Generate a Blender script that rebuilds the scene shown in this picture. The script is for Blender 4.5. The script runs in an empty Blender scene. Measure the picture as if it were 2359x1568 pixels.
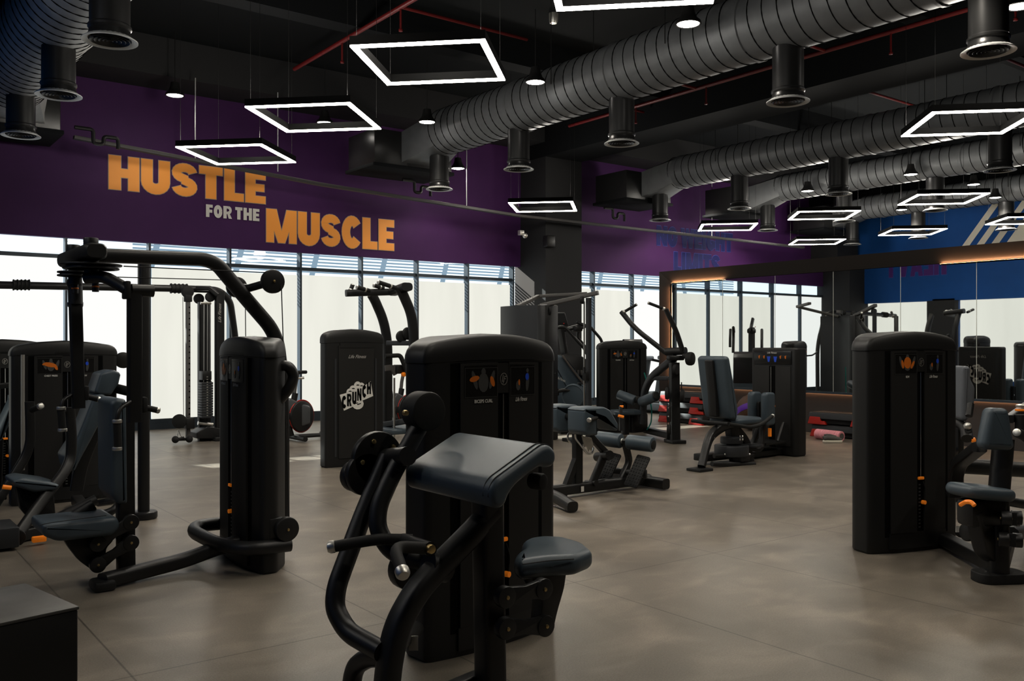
import bpy, bmesh, math, random
from mathutils import Vector as V
random.seed(7)
SC = bpy.context.scene
COL = SC.collection
# ---------------------------------------------------------------- survey of the room (metres; +X along the window wall, +Y towards it)
F, CX, HY, EYE = 2083.0, 1179.5, 790.0, 1.42
YAW = math.radians(37.2)
SN, CS = math.sin(YAW), math.cos(YAW)
def W(px, py, z):
    x = (px-CX)/F*z
    return V((z*SN+x*CS, z*CS-x*SN, EYE-(py-HY)/F*z))
def WH(px, py, h): return W(px, py, (EYE-h)*F/(py-HY))
def WY(px, py, y):
    r = (px-CX)/F
    return W(px, py, y/(CS-r*SN))
def WX(px, py, x):
    r = (px-CX)/F
    return W(px, py, x/(SN+r*CS))
XA, YA, ZA = V((1,0,0)), V((0,1,0)), V((0,0,1))
WALL_Y, PART_X, BLUE_X, CEIL = 15.4, 12.45, 23.6, 6.2

# ---------------------------------------------------------------- materials
def mat(name, col, rough=0.5, metal=0.0, spec=0.5, noise=None, bump=None, emit=None, coat=0.0):
    m = bpy.data.materials.new(name); m.use_nodes = True
    nt = m.node_tree; b = nt.nodes['Principled BSDF']
    b.inputs['Base Color'].default_value = (*col, 1)
    b.inputs['Roughness'].default_value = rough
    b.inputs['Metallic'].default_value = metal
    b.inputs['Specular IOR Level'].default_value = spec
    b.inputs['Coat Weight'].default_value = coat
    if emit:
        b.inputs['Emission Color'].default_value = (*emit[0], 1); b.inputs['Emission Strength'].default_value = emit[1]
    if noise or bump:
        g = nt.nodes.new('ShaderNodeNewGeometry')
    if noise:
        sc, amt = noise
        n = nt.nodes.new('ShaderNodeTexNoise'); n.inputs['Scale'].default_value = sc; n.inputs['Detail'].default_value = 4
        nt.links.new(g.outputs['Position'], n.inputs['Vector'])
        r = nt.nodes.new('ShaderNodeMapRange')
        r.inputs['From Min'].default_value = .25; r.inputs['From Max'].default_value = .75
        r.inputs['To Min'].default_value = 1-amt; r.inputs['To Max'].default_value = 1+amt
        nt.links.new(n.outputs['Fac'], r.inputs['Value'])
        mx = nt.nodes.new('ShaderNodeVectorMath'); mx.operation = 'SCALE'
        mx.inputs[0].default_value = col
        nt.links.new(r.outputs['Result'], mx.inputs['Scale'])
        nt.links.new(mx.outputs['Vector'], b.inputs['Base Color'])
    if bump:
        n2 = nt.nodes.new('ShaderNodeTexNoise'); n2.inputs['Scale'].default_value = bump[0]; n2.inputs['Detail'].default_value = 2
        nt.links.new(g.outputs['Position'], n2.inputs['Vector'])
        bp = nt.nodes.new('ShaderNodeBump'); bp.inputs['Strength'].default_value = bump[1]; bp.inputs['Distance'].default_value = .002
        nt.links.new(n2.outputs['Fac'], bp.inputs['Height']); nt.links.new(bp.outputs['Normal'], b.inputs['Normal'])
    return m
def emitter(name, col, s):
    m = bpy.data.materials.new(name); m.use_nodes = True
    nt = m.node_tree; nt.nodes.clear()
    o = nt.nodes.new('ShaderNodeOutputMaterial'); e = nt.nodes.new('ShaderNodeEmission')
    e.inputs['Color'].default_value = (*col, 1); e.inputs['Strength'].default_value = s
    nt.links.new(e.outputs[0], o.inputs[0]); return m

FRAME = mat('black_powder_coat', (.013,.0128,.0124), .40, spec=.5, bump=(900,.15))
STEEL_GREY = mat('dark_grey_powder_coat', (.035,.037,.04), .42, spec=.5)
SHROUD = mat('black_shroud_plastic', (.012,.0118,.0112), .48, spec=.45)
PANEL = mat('charcoal_panel', (.017,.0162,.0148), .6, spec=.35, noise=(600,.25))
VOID = mat('black_recess', (.002,.002,.002), .8, spec=.1)
RUBBER = mat('black_rubber', (.019,.0188,.0182), .65, spec=.3)
PAD = mat('slate_blue_upholstery', (.062,.083,.100), .37, spec=.5, bump=(700,.25))
PADGREY = mat('grey_upholstery', (.13,.14,.155), .5, spec=.5)
PIPING = mat('dark_seam', (.006,.007,.009), .6)
CHROME = mat('brushed_steel', (.62,.61,.58), .28, metal=1.0)
CAP = mat('satin_aluminium', (.62,.61,.57), .38, metal=.85)
BRASS = mat('bolt_brass', (.55,.42,.2), .35, metal=1.0)
ORANGE = mat('orange_plastic', (.75,.22,.018), .4, emit=((1,.3,.02), .12))  # faint emission brightens these parts, though none is a lamp
WHITE = mat('white_print', (.68,.67,.63), .5)
GREYPRINT = mat('grey_print', (.36,.35,.33), .5)
PLATE = mat('dark_placard', (.011,.0105,.010), .25, spec=.5)
FIG = mat('grey_figure_print', (.07,.07,.068), .5)
ORPRINT = mat('orange_print', (.62,.17,.012), .5)
BLPRINT = mat('blue_print', (.02,.09,.62), .5)
RED = mat('red_plastic', (.38,.016,.008), .45)
STEP_BLACK = mat('step_black_plastic', (.022,.024,.027), .55)
REDPIPE = mat('red_pipe_paint', (.11,.006,.006), .45)
PINK = mat('pink_foam', (.72,.32,.36), .7)
DUCT = mat('dark_galvanised_duct', (.12,.125,.13), .50, metal=.12, noise=(6,.12))
DUCTLIGHT = mat('pale_galvanised_duct', (.33,.34,.34), .5, metal=.15, noise=(6,.12))
DUCTPIPE = mat('dark_painted_pipe', (.030,.030,.030), .33, metal=.4)
RIM = mat('grey_diffuser_rim', (.50,.51,.50), .4, metal=.2)
CEILBLK = mat('black_ceiling_paint', (.006,.007,.008), .85, spec=.2)
SLAB = mat('dark_slab_paint', (.007,.0085,.0095), .85, spec=.2)
TRAY = mat('cable_tray_grey', (.11,.105,.10), .55)
TRAYDARK = mat('dark_cable_tray', (.055,.052,.05), .55)
PURPLE = mat('purple_paint', (.068,.019,.098), .62, spec=.3, noise=(3,.06))
BLUE = mat('blue_paint', (.007,.080,.28), .6, spec=.3, noise=(3,.06))
BAND_ORANGE = mat('orange_lettering', (.95,.40,.075), .5)
OUTLINE = mat('pale_letter_outline', (.45,.36,.30), .6)
NAVY = mat('navy_lettering', (.006,.008,.10), .6)
NAVYLINE = mat('blue_letter_outline', (.075,.10,.40), .6)
PURPLETXT = mat('purple_lettering', (.07,.012,.16), .6)
CREAM = mat('cream_wall_graphic', (.66,.63,.55), .6)
COLUMN = mat('grey_column_paint', (.028,.028,.029), .7, spec=.25)
BROWN = mat('dark_brown_panel', (.026,.021,.018), .5, spec=.35)
MULL = mat('dark_aluminium_mullion', (.05,.065,.08), .4, metal=.3)
LOUVRE = mat('pale_louvre_metal', (.60,.70,.78), .6)
MIRROR = mat('mirror_glass', (.86,.88,.87), .012, metal=1.0)
SEAM = mat('mirror_edge', (.55,.57,.52), .3)
LAMP = emitter('led_white', (1,.94,.84), 22)
SPOTLENS = emitter('downlight_lens', (1,.95,.88), 26)
WARM = emitter('warm_led_strip', (1,.55,.30), 15)
WARMTOP = emitter('warm_led_frame_strip', (1,.52,.26), 60)
TAUPE = mat('taupe_lower_panel', (.060,.052,.048), .6, spec=.3)
UPGLOW = emitter('led_upglow', (1,.95,.88), 10)
SLAT = emitter('self_lit_louvre_slat', (.50,.62,.72), .62)  # pale emission stands in for daylight on the slats and struts
SCREEN = mat('console_screen', (.03,.032,.034), .2)
BIKEGREY = mat('bike_grey', (.10,.105,.11), .4, metal=.2)
CLIMBER = mat('climber_blue_grey', (.085,.115,.14), .42, spec=.5)
CARDIO = mat('treadmill_grey', (.20,.23,.26), .45, metal=.1)
SHOEGREY = mat('shoe_grey', (.11,.105,.10), .8)
SHOEWHITE = mat('shoe_sole', (.62,.58,.50), .7)
TEAL = mat('teal_rubber', (.01,.20,.17), .5)
BALLBROWN = mat('brown_ball', (.07,.03,.012), .6)
BALLPURPLE = mat('purple_ball_band', (.10,.015,.30), .5)

def blind_mat():
    m = bpy.data.materials.new('backlit_roller_fabric'); m.use_nodes = True
    nt = m.node_tree; nt.nodes.clear()
    o = nt.nodes.new('ShaderNodeOutputMaterial'); e = nt.nodes.new('ShaderNodeEmission')
    g = nt.nodes.new('ShaderNodeNewGeometry')
    mp = nt.nodes.new('ShaderNodeMapping'); mp.inputs['Scale'].default_value = (1.6,1.6,.25)
    n = nt.nodes.new('ShaderNodeTexNoise'); n.inputs['Scale'].default_value = 1.5; n.inputs['Detail'].default_value = 3
    r = nt.nodes.new('ShaderNodeMapRange'); r.inputs['To Min'].default_value = .615; r.inputs['To Max'].default_value = .72
    nt.links.new(g.outputs['Position'], mp.inputs[0]); nt.links.new(mp.outputs[0], n.inputs['Vector'])
    nt.links.new(n.outputs['Fac'], r.inputs['Value'])
    e.inputs['Color'].default_value = (.955,.95,.865,1)
    nt.links.new(r.outputs[0], e.inputs['Strength']); nt.links.new(e.outputs[0], o.inputs[0])
    return m
BLIND = blind_mat()
BLINDWHITE = emitter('backlit_white_fabric', (.97,.98,.955), .755)
def glass_mat():
    m = bpy.data.materials.new('clear_glazing'); m.use_nodes = True
    nt = m.node_tree; nt.nodes.clear()
    o = nt.nodes.new('ShaderNodeOutputMaterial'); t = nt.nodes.new('ShaderNodeBsdfTransparent'); gl = nt.nodes.new('ShaderNodeBsdfGlossy')
    t.inputs[0].default_value = (.90,.95,.98,1); gl.inputs['Roughness'].default_value = .02
    mx = nt.nodes.new('ShaderNodeMixShader'); mx.inputs[0].default_value = .05
    nt.links.new(t.outputs[0], mx.inputs[1]); nt.links.new(gl.outputs[0], mx.inputs[2]); nt.links.new(mx.outputs[0], o.inputs[0])
    return m
GLASS = glass_mat()
def floor_mat():
    m = bpy.data.materials.new('speckled_rubber_floor'); m.use_nodes = True
    nt = m.node_tree; b = nt.nodes['Principled BSDF']; L = nt.links.new
    g = nt.nodes.new('ShaderNodeNewGeometry')
    def noise(s, d=3, vec=None, dist=0):
        n = nt.nodes.new('ShaderNodeTexNoise'); n.inputs['Scale'].default_value = s; n.inputs['Detail'].default_value = d
        n.inputs['Distortion'].default_value = dist
        L(vec or g.outputs['Position'], n.inputs['Vector']); return n.outputs['Fac']
    def rng(f, a, bb, c, d):
        r = nt.nodes.new('ShaderNodeMapRange'); L(f, r.inputs['Value'])
        for k, v in zip(('From Min','From Max','To Min','To Max'), (a,bb,c,d)): r.inputs[k].default_value = v
        return r.outputs[0]
    def mul(a, c):
        mm = nt.nodes.new('ShaderNodeMath'); mm.operation = 'MULTIPLY'; L(a, mm.inputs[0])
        if isinstance(c, float): mm.inputs[1].default_value = c
        else: L(c, mm.inputs[1])
        return mm.outputs[0]
    speck = rng(noise(420, 2), .3, .7, .55, 1.45)
    speck2 = rng(noise(110, 2), .3, .7, .86, 1.14)
    blot = rng(noise(1.1, 5, dist=1.2), .3, .72, .76, 1.20)
    mp = nt.nodes.new('ShaderNodeMapping'); mp.inputs['Scale'].default_value = (1.3,2.1,1); mp.inputs['Rotation'].default_value = (0,0,.4)
    L(g.outputs['Position'], mp.inputs[0])
    scuff = rng(noise(1.9, 7, mp.outputs[0], .6), .48, .75, .97, 1.36)
    sx = nt.nodes.new('ShaderNodeSeparateXYZ'); L(g.outputs['Position'], sx.inputs[0])
    def seam(sock, period, off, wd):
        a = nt.nodes.new('ShaderNodeMath'); a.operation = 'ADD'; a.inputs[1].default_value = 100*period-off; L(sock, a.inputs[0])
        f = nt.nodes.new('ShaderNodeMath'); f.operation = 'PINGPONG'; f.inputs[1].default_value = period/2; L(a.outputs[0], f.inputs[0])
        return rng(f.outputs[0], wd*.5, wd, .45, 1.0)
    s1 = seam(sx.outputs['X'], 1.25, 1.04, .006)
    s2 = seam(sx.outputs['Y'], 5.0, 4.05, .006)
    v = mul(mul(mul(mul(speck, speck2), blot), scuff), mul(s1, s2))
    mx = nt.nodes.new('ShaderNodeVectorMath'); mx.operation = 'SCALE'; mx.inputs[0].default_value = (.185,.160,.130)
    L(v, mx.inputs['Scale']); L(mx.outputs['Vector'], b.inputs['Base Color'])
    b.inputs['Roughness'].default_value = .38; b.inputs['Specular IOR Level'].default_value = .6
    bp = nt.nodes.new('ShaderNodeBump'); bp.inputs['Strength'].default_value = .12; bp.inputs['Distance'].default_value = .003
    L(speck2, bp.inputs['Height']); L(bp.outputs[0], b.inputs['Normal'])
    return m
FLOOR = floor_mat()

# ---------------------------------------------------------------- mesh helpers
def fil(pts, rad, n=5):
    pts = [V(p) for p in pts]
    if len(pts) < 3 or rad <= 0: return pts
    out = [pts[0]]
    for i in range(1, len(pts)-1):
        p = pts[i]; a = pts[i-1]-p; b = pts[i+1]-p
        if a.length < 1e-6 or b.length < 1e-6: continue
        d = min(rad, .47*a.length, .47*b.length)
        p0 = p+a.normalized()*d; p1 = p+b.normalized()*d
        for k in range(n+1):
            t = k/n; out.append(p0*(1-t)**2+p*2*t*(1-t)+p1*t*t)
    out.append(pts[-1]); return out
def fil2(poly, rad, n=4):
    N = len(poly); out = []
    for i in range(N):
        p = V((*poly[i], 0)); a = V((*poly[i-1], 0))-p; b = V((*poly[(i+1) % N], 0))-p
        d = min(rad, .45*a.length, .45*b.length)
        p0 = p+a.normalized()*d; p1 = p+b.normalized()*d
        for k in range(n+1):
            t = k/n; q = p0*(1-t)**2+p*2*t*(1-t)+p1*t*t
            out.append((q.x, q.y))
    return out
def rr(w, h, r=.012, n=3):
    w, h = w/2, h/2
    return fil2([(-w,-h),(w,-h),(w,h),(-w,h)], r, n)
def circ(r, n=14): return [(r*math.cos(2*math.pi*k/n), r*math.sin(2*math.pi*k/n)) for k in range(n)]
def perp(n):
    n = n.normalized()
    u = n.orthogonal() if abs(n.z) > .95 else n.cross(ZA)
    u.normalize(); return u, n.cross(u).normalized()
class MB:
    def __init__(s): s.bm = bmesh.new(); s.mi = 0
    def face(s, vs):
        try:
            f = s.bm.faces.new(vs); f.material_index = s.mi; return f
        except ValueError: return None
    def poly(s, pts): s.face([s.bm.verts.new(p) for p in pts]); return s
    def sweep(s, pts, prof, up=None, closed=False, scale=None):
        pts = [V(p) for p in pts]; n = len(pts); rings = []
        prev = None
        for i in range(n):
            if closed: t = pts[(i+1) % n]-pts[i-1]
            else: t = pts[min(i+1,n-1)]-pts[max(i-1,0)]
            t.normalize()
            ref = V(up) if up is not None else (prev if prev is not None else (ZA if abs(t.z) < .9 else XA))
            nn = ref-t*ref.dot(t)
            if nn.length < 1e-4: nn = perp(t)[0]
            nn.normalize(); prev = nn
            sd = t.cross(nn); k = scale[i] if scale else 1
            rings.append([s.bm.verts.new(pts[i]+sd*a*k+nn*b*k) for a, b in prof])
        m = len(prof)
        for i in range(n if closed else n-1):
            A, B = rings[i], rings[(i+1) % n]
            for j in range(m): s.face([A[j], A[(j+1) % m], B[(j+1) % m], B[j]])
        if not closed:
            s.face(rings[0][::-1]); s.face(rings[-1])
        return s
    def tube(s, pts, r, bend=.06, seg=14, closed=False): return s.sweep(fil(pts, bend), circ(r, seg), closed=closed)
    def bar(s, pts, w, h, bend=.06, up=None, r=.012): return s.sweep(fil(pts, bend), rr(w, h, r), up=up)
    def slab(s, poly, o, u, v, th, bev=0, seg=3):
        o, u, v = V(o), V(u).normalized(), V(v).normalized(); n = u.cross(v).normalized()
        if sum(poly[k-1][0]*poly[k][1]-poly[k][0]*poly[k-1][1] for k in range(len(poly))) < 0: poly = poly[::-1]
        bev = min(bev, th*.49)
        if bev > 0 and len(poly) <= 12: poly = fil2(poly, bev*1.15, 3)
        m = len(poly); nv = []
        for k in range(m):
            p0, p1, p2 = poly[k-1], poly[k], poly[(k+1) % m]
            a = V((p1[0]-p0[0], p1[1]-p0[1])); b = V((p2[0]-p1[0], p2[1]-p1[1]))
            if a.length < 1e-7: a = b
            if b.length < 1e-7: b = a
            a.normalize(); b.normalize(); q = V((-a.y-b.y, a.x+b.x))
            if q.length < 1e-5: q = V((-a.y, a.x))
            q.normalize(); c = max(.6, q.dot(V((-a.y, a.x)))); nv.append(q/c)
        def ring(d, h): return [s.bm.verts.new(o+u*(p[0]+w.x*d)+v*(p[1]+w.y*d)+n*h) for p, w in zip(poly, nv)]
        if bev > 0:
            st = [(bev*(1-math.sin(math.pi/2*k/seg)), th/2-bev*(1-math.cos(math.pi/2*k/seg))) for k in range(seg+1)]
            rs = [ring(d, -h) for d, h in st]+[ring(d, h) for d, h in st[::-1]]
        else: rs = [ring(0, -th/2), ring(0, th/2)]
        s.face(rs[0][::-1]); s.face(rs[-1])
        for A, B in zip(rs, rs[1:]):
            for k in range(m): s.face([A[k], A[(k+1) % m], B[(k+1) % m], B[k]])
        return s
    def pslab(s, pts, n, th, bev=0, seg=3, rad=.0):
        """slab from coplanar world points with normal n"""
        n = V(n).normalized(); o = sum((V(p) for p in pts), V())/len(pts); u, v = perp(n)
        poly = [((V(p)-o).dot(u), (V(p)-o).dot(v)) for p in pts]
        if sum(poly[i-1][0]*poly[i][1]-poly[i][0]*poly[i-1][1] for i in range(len(poly))) < 0: poly = poly[::-1]
        if rad: poly = fil2(poly, rad)
        return s.slab(poly, o, u, v, th, bev, seg)
    def box(s, c, size, bev=0, u=XA, v=YA, seg=2):
        a, b = size[0]/2, size[1]/2
        u, v = V(u).normalized(), V(v).normalized(); n = u.cross(v)
        c = V(c); fs = []
        vs = [[s.bm.verts.new(c+u*x*a+v*y*b+n*z*size[2]/2) for x, y in ((-1,-1),(1,-1),(1,1),(-1,1))] for z in (-1,1)]
        fs = [s.face(vs[0][::-1]), s.face(vs[1])]
        for j in range(4): fs.append(s.face([vs[0][j], vs[0][(j+1) % 4], vs[1][(j+1) % 4], vs[1][j]]))
        if bev > 0:
            bmesh.ops.bevel(s.bm, geom=list({e for f in fs for e in f.edges}), offset=bev, segments=seg, profile=.5, affect='EDGES', clamp_overlap=True)
        return s
    def bx(s, x0, x1, y0, y1, z0, z1, bev=0): return s.box(((x0+x1)/2,(y0+y1)/2,(z0+z1)/2), (abs(x1-x0),abs(y1-y0),abs(z1-z0)), bev)
    def lathe(s, prof, c, axis, seg=24):
        c = V(c); ax = V(axis).normalized(); u, v = perp(ax); rings = []
        for r, z in prof:
            if r < 1e-6: rings.append([s.bm.verts.new(c+ax*z)])
            else: rings.append([s.bm.verts.new(c+ax*z+(u*math.cos(2*math.pi*k/seg)+v*math.sin(2*math.pi*k/seg))*r) for k in range(seg)])
        for A, B in zip(rings, rings[1:]):
            for j in range(seg):
                if len(A) == 1 and len(B) == 1: continue
                if len(A) == 1: s.face([A[0], B[(j+1) % seg], B[j]])
                elif len(B) == 1: s.face([A[j], A[(j+1) % seg], B[0]])
                else: s.face([A[j], A[(j+1) % seg], B[(j+1) % seg], B[j]])
        return s
    def disc(s, c, axis, r, th, bev=.004, seg=24):
        h = th/2; bev = min(bev, h*.9, r*.5)
        return s.lathe([(0,-h),(r-bev,-h),(r-.3*bev,-h+.3*bev),(r,-h+bev),(r,h-bev),(r-.3*bev,h-.3*bev),(r-bev,h),(0,h)], c, axis, seg)
    def ball(s, c, r, seg=16, sq=1.0):
        return s.lathe([(r*math.sin(math.pi*k/10), -r*math.cos(math.pi*k/10)*sq) for k in range(11)], c, ZA, seg)

# ---------------------------------------------------------------- scene tree
ORG = {}
def finish(name, mb, mats, org, smooth=38):
    me = bpy.data.meshes.new(name)
    bmesh.ops.recalc_face_normals(mb.bm, faces=mb.bm.faces[:])
    mb.bm.to_mesh(me); mb.bm.free()
    me.transform(__import__('mathutils').Matrix.Translation(-V(org)))
    for m in (mats if isinstance(mats, (list, tuple)) else [mats]): me.materials.append(m)
    me.polygons.foreach_set('use_smooth', [True]*len(me.polygons))
    me.set_sharp_from_angle(angle=math.radians(smooth))
    o = bpy.data.objects.new(name, me); COL.objects.link(o); return o
def tag(o, label, cat, group=None):
    o['label'] = label; o['category'] = cat
    if group: o['group'] = group
    return o
def thing(name, label, cat, loc, group=None):
    o = bpy.data.objects.new(name, None); COL.objects.link(o); o.location = loc; o.empty_display_size = .1
    ORG[o.name] = V(loc); return tag(o, label, cat, group)
def part(name, mb, mats, par, label=None):
    o = finish(name, mb, mats, ORG[par.name]); o.parent = par; ORG[o.name] = ORG[par.name]
    if label: o['label'] = label
    return o
def single(name, mb, mats, label, cat, group=None, loc=None):
    if loc is None:
        co = [v.co for v in mb.bm.verts]
        loc = V((sum(c.x for c in co)/len(co), sum(c.y for c in co)/len(co), min(c.z for c in co)))
    o = finish(name, mb, mats, loc); o.location = loc; ORG[o.name] = V(loc); return tag(o, label, cat, group)
def struct(name, mb, mats, par=None):
    o = finish(name, mb, mats, (0,0,0)); ORG[o.name] = V((0,0,0))
    if par is not None: o.parent = par
    else: o['kind'] = 'structure'
    return o
def dup(root, loc, label, rz=0.0):
    r = root.copy(); COL.objects.link(r); r.location = loc; r.rotation_euler[2] += rz; r['label'] = label
    for ch in list(root.children):
        c = ch.copy(); COL.objects.link(c); c.parent = r
        for g in list(ch.children):
            d = g.copy(); COL.objects.link(d); d.parent = c
    return r

# ---------------------------------------------------------------- lettering
_TX = {}
def glyphs(txt, shear=0.0, bold=0.0, space=1.0):
    key = (txt, shear, bold, space)
    if key not in _TX:
        cu = bpy.data.curves.new('lettering', 'FONT'); cu.body = txt; cu.shear = shear; cu.offset = bold; cu.resolution_u = 3; cu.space_character = space
        ob = bpy.data.objects.new('lettering', cu); COL.objects.link(ob)
        dg = bpy.context.evaluated_depsgraph_get(); dg.update()
        me = bpy.data.meshes.new_from_object(ob.evaluated_get(dg))
        vs = [(v.co.x, v.co.y) for v in me.vertices]; fs = [tuple(p.vertices) for p in me.polygons]
        bpy.data.objects.remove(ob); bpy.data.curves.remove(cu); bpy.data.meshes.remove(me)
        x0 = min(v[0] for v in vs); x1 = max(v[0] for v in vs); y0 = min(v[1] for v in vs); y1 = max(v[1] for v in vs)
        _TX[key] = ([((x-x0)/(x1-x0), (y-y0)/(y1-y0)) for x, y in vs], fs, (x1-x0)/(y1-y0))
    return _TX[key]
def put_text(mb, txt, fn, u0, u1, v0, v1, shear=0.0, bold=0.0, space=1.0):
    """text stretched to the box u0..u1, v0..v1 of the surface fn(u, v)"""
    vs, fs, _ = glyphs(txt, shear, bold, space)
    bv = [mb.bm.verts.new(fn(u0+(u1-u0)*x, v0+(v1-v0)*y)) for x, y in vs]
    for f in fs: mb.face([bv[i] for i in f])
def arc(cx, cy, rx, ry, a0, a1, n=10):
    return [(cx+rx*math.cos(math.radians(a0+(a1-a0)*k/n)), cy+ry*math.sin(math.radians(a0+(a1-a0)*k/n))) for k in range(n+1)]
def stroke(path, w):
    path = [p for i, p in enumerate(path) if i == 0 or math.hypot(p[0]-path[i-1][0], p[1]-path[i-1][1]) > 1e-4]
    n = len(path); L, R = [], []
    for i in range(n):
        a = path[max(i-1,0)]; b = path[min(i+1,n-1)]
        dx, dy = b[0]-a[0], b[1]-a[1]; l = math.hypot(dx, dy) or 1
        nx, ny = -dy/l*w/2, dx/l*w/2
        L.append((path[i][0]+nx, path[i][1]+ny)); R.append((path[i][0]-nx, path[i][1]-ny))
    return [[L[i], R[i], R[i+1], L[i+1]] for i in range(n-1)]
def rect(a, b, c, d): return [[(a,c),(b,c),(b,d),(a,d)]]
_S = .315
def letter(ch):
    s = _S; h = s/2
    if ch == 'H': return .82, rect(0,s+.01,0,1)+rect(.52,.82,0,1)+rect(s,.53,.37,.63)
    if ch == 'U': return .80, stroke([(h,1),(h,.34)]+arc(.40,.34,.40-h,.34-h+.03,180,360)+[(.80-h,.34),(.80-h,1)], s)
    if ch == 'S': return .74, stroke(arc(.37,.71,.235,.165,5,270,14)+arc(.37,.29,.235,.165,88,-175,14), .255)
    if ch == 'T': return .70, rect(0,.70,.75,1)+rect(.35-h,.35+h,0,.76)
    if ch == 'L': return .60, rect(0,s,0,1)+rect(s-.01,.60,0,.25)
    if ch == 'E': return .64, rect(0,s,0,1)+rect(s-.01,.64,0,.235)+rect(s-.01,.60,.385,.615)+rect(s-.01,.64,.765,1)
    if ch == 'F': return .62, rect(0,s,0,1)+rect(s-.01,.58,.36,.60)+rect(s-.01,.62,.76,1)
    if ch == 'O': return .80, stroke(arc(.40,.5,.40-h,.5-h+.02,0,360,24), s)
    if ch == 'C': return .76, stroke(arc(.40,.5,.40-h,.5-h+.02,38,322,20), s)
    if ch == 'G': return .80, stroke(arc(.40,.5,.40-h,.5-h+.02,38,330,20), s)+rect(.52,.80,.12,.50)+rect(.40,.62,.38,.52)
    if ch == 'R': return .80, rect(0,s,0,1)+rect(s-.02,.48,.80,1)+rect(s-.02,.48,.36,.56)+stroke(arc(.48,.68,.19,.21,90,-90,10), .24)+[[(.36,.42),(.58,.42),(.82,0),(.50,0)]]
    if ch == 'M': return 1.08, rect(0,.27,0,1)+rect(.81,1.08,0,1)+[[(0,1),(.36,1),(.64,0),(.42,0)],[(1.08,1),(.72,1),(.44,0),(.66,0)]]
    if ch == 'N': return .84, rect(0,.27,0,1)+rect(.57,.84,0,1)+[[(0,1),(.30,1),(.84,0),(.54,0)]]
    if ch == 'W': return 1.14, [[(0,1),(.28,1),(.42,0),(.18,0)],[(.18,0),(.42,0),(.66,1),(.48,1)],[(.48,1),(.66,1),(.96,0),(.72,0)],[(.72,0),(.96,0),(1.14,1),(.86,1)]]
    if ch == 'I': return .30, rect(0,.30,0,1)
    if ch == 'A': return .88, [[(0,0),(.29,0),(.58,1),(.30,1)],[(.88,0),(.59,0),(.30,1),(.58,1)]]+rect(.22,.66,.17,.37)
    if ch == 'V': return .86, [[(0,1),(.29,1),(.57,0),(.29,0)],[(.86,1),(.57,1),(.29,0),(.57,0)]]
    if ch == 'Y': return .82, [[(0,1),(.30,1),(.56,.42),(.28,.36)],[(.82,1),(.52,1),(.26,.42),(.54,.36)]]+rect(.27,.55,0,.46)
    return .30, []
def word_polys(txt, gap=.055):
    x, out = 0, []
    for ch in txt:
        w, ps = letter(ch)
        out += [[(x+a, b) for a, b in p] for p in ps]
        x += w+gap
    return out, x-gap
def put_word(mb, txt, fn, u0, u1, v0, v1, grow=0.0, gap=.055, nd=(0,-1,0)):
    ps, w = word_polys(txt, gap); nd = V(nd)
    for k, p in enumerate(ps):
        if sum(p[i-1][0]*p[i][1]-p[i][0]*p[i-1][1] for i in range(len(p))) < 0: p = p[::-1]
        q = [(u0+(u1-u0)*a/w, v0+(v1-v0)*b) for a, b in p]
        if grow:
            c = (sum(a for a, b in q)/len(q), sum(b for a, b in q)/len(q)); n = len(q); g = []
            for i in range(n):
                a, b, d = q[i-1], q[i], q[(i+1) % n]
                e1 = (b[0]-a[0], b[1]-a[1]); e2 = (d[0]-b[0], d[1]-b[1])
                l1 = math.hypot(*e1) or 1e-6; l2 = math.hypot(*e2) or 1e-6
                nx = e1[1]/l1+e2[1]/l2; ny = -e1[0]/l1-e2[0]/l2; l = math.hypot(nx, ny) or 1
                g.append((b[0]+nx/l*grow*1.3, b[1]+ny/l*grow*1.3))
            q = g
        mb.poly([fn(a, b)+nd*(.00006*k) for a, b in q])
SPOT_W = 82; RING_W = 58
# ================================================================ the setting
m = MB(); m.bx(-3,24.4,-6,15.6,-.12,0); struct('floor', m, FLOOR)
m = MB(); m.bx(-3,24.4,-6,15.9,CEIL,CEIL+.15); struct('ceiling', m, SLAB)
# ceiling beams run towards the window wall on the column grid, ribs run along it
for k, x in enumerate((2.0, 12.4, 22.8)):
    m = MB(); m.bx(x-.5,x+.5,-6,15.4,5.3,CEIL); struct('ceiling_beam', m, CEILBLK)
for y in (1.2, 6.4, 11.3):
    for xa, xb in ((2.5,11.9),(12.9,22.3)):
        m = MB(); m.bx(xa,xb,y-.16,y+.16,5.75,CEIL); struct('ceiling_beam', m, CEILBLK)
m = MB(); m.bx(2.5,11.9,14.55,15.4,5.6,CEIL); m.bx(12.9,22.3,14.55,15.4,5.6,CEIL); struct('ceiling_beam', m, COLUMN)
# window wall: purple band above, dark plinth below
m = MB(); m.bx(-3,24.4,WALL_Y,WALL_Y+.12,3.06,CEIL); struct('wall_front', m, PURPLE)
m = MB(); m.bx(-3,24.4,WALL_Y-.02,WALL_Y+.25,0,.10); struct('baseboard_front', m, MULL)
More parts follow.
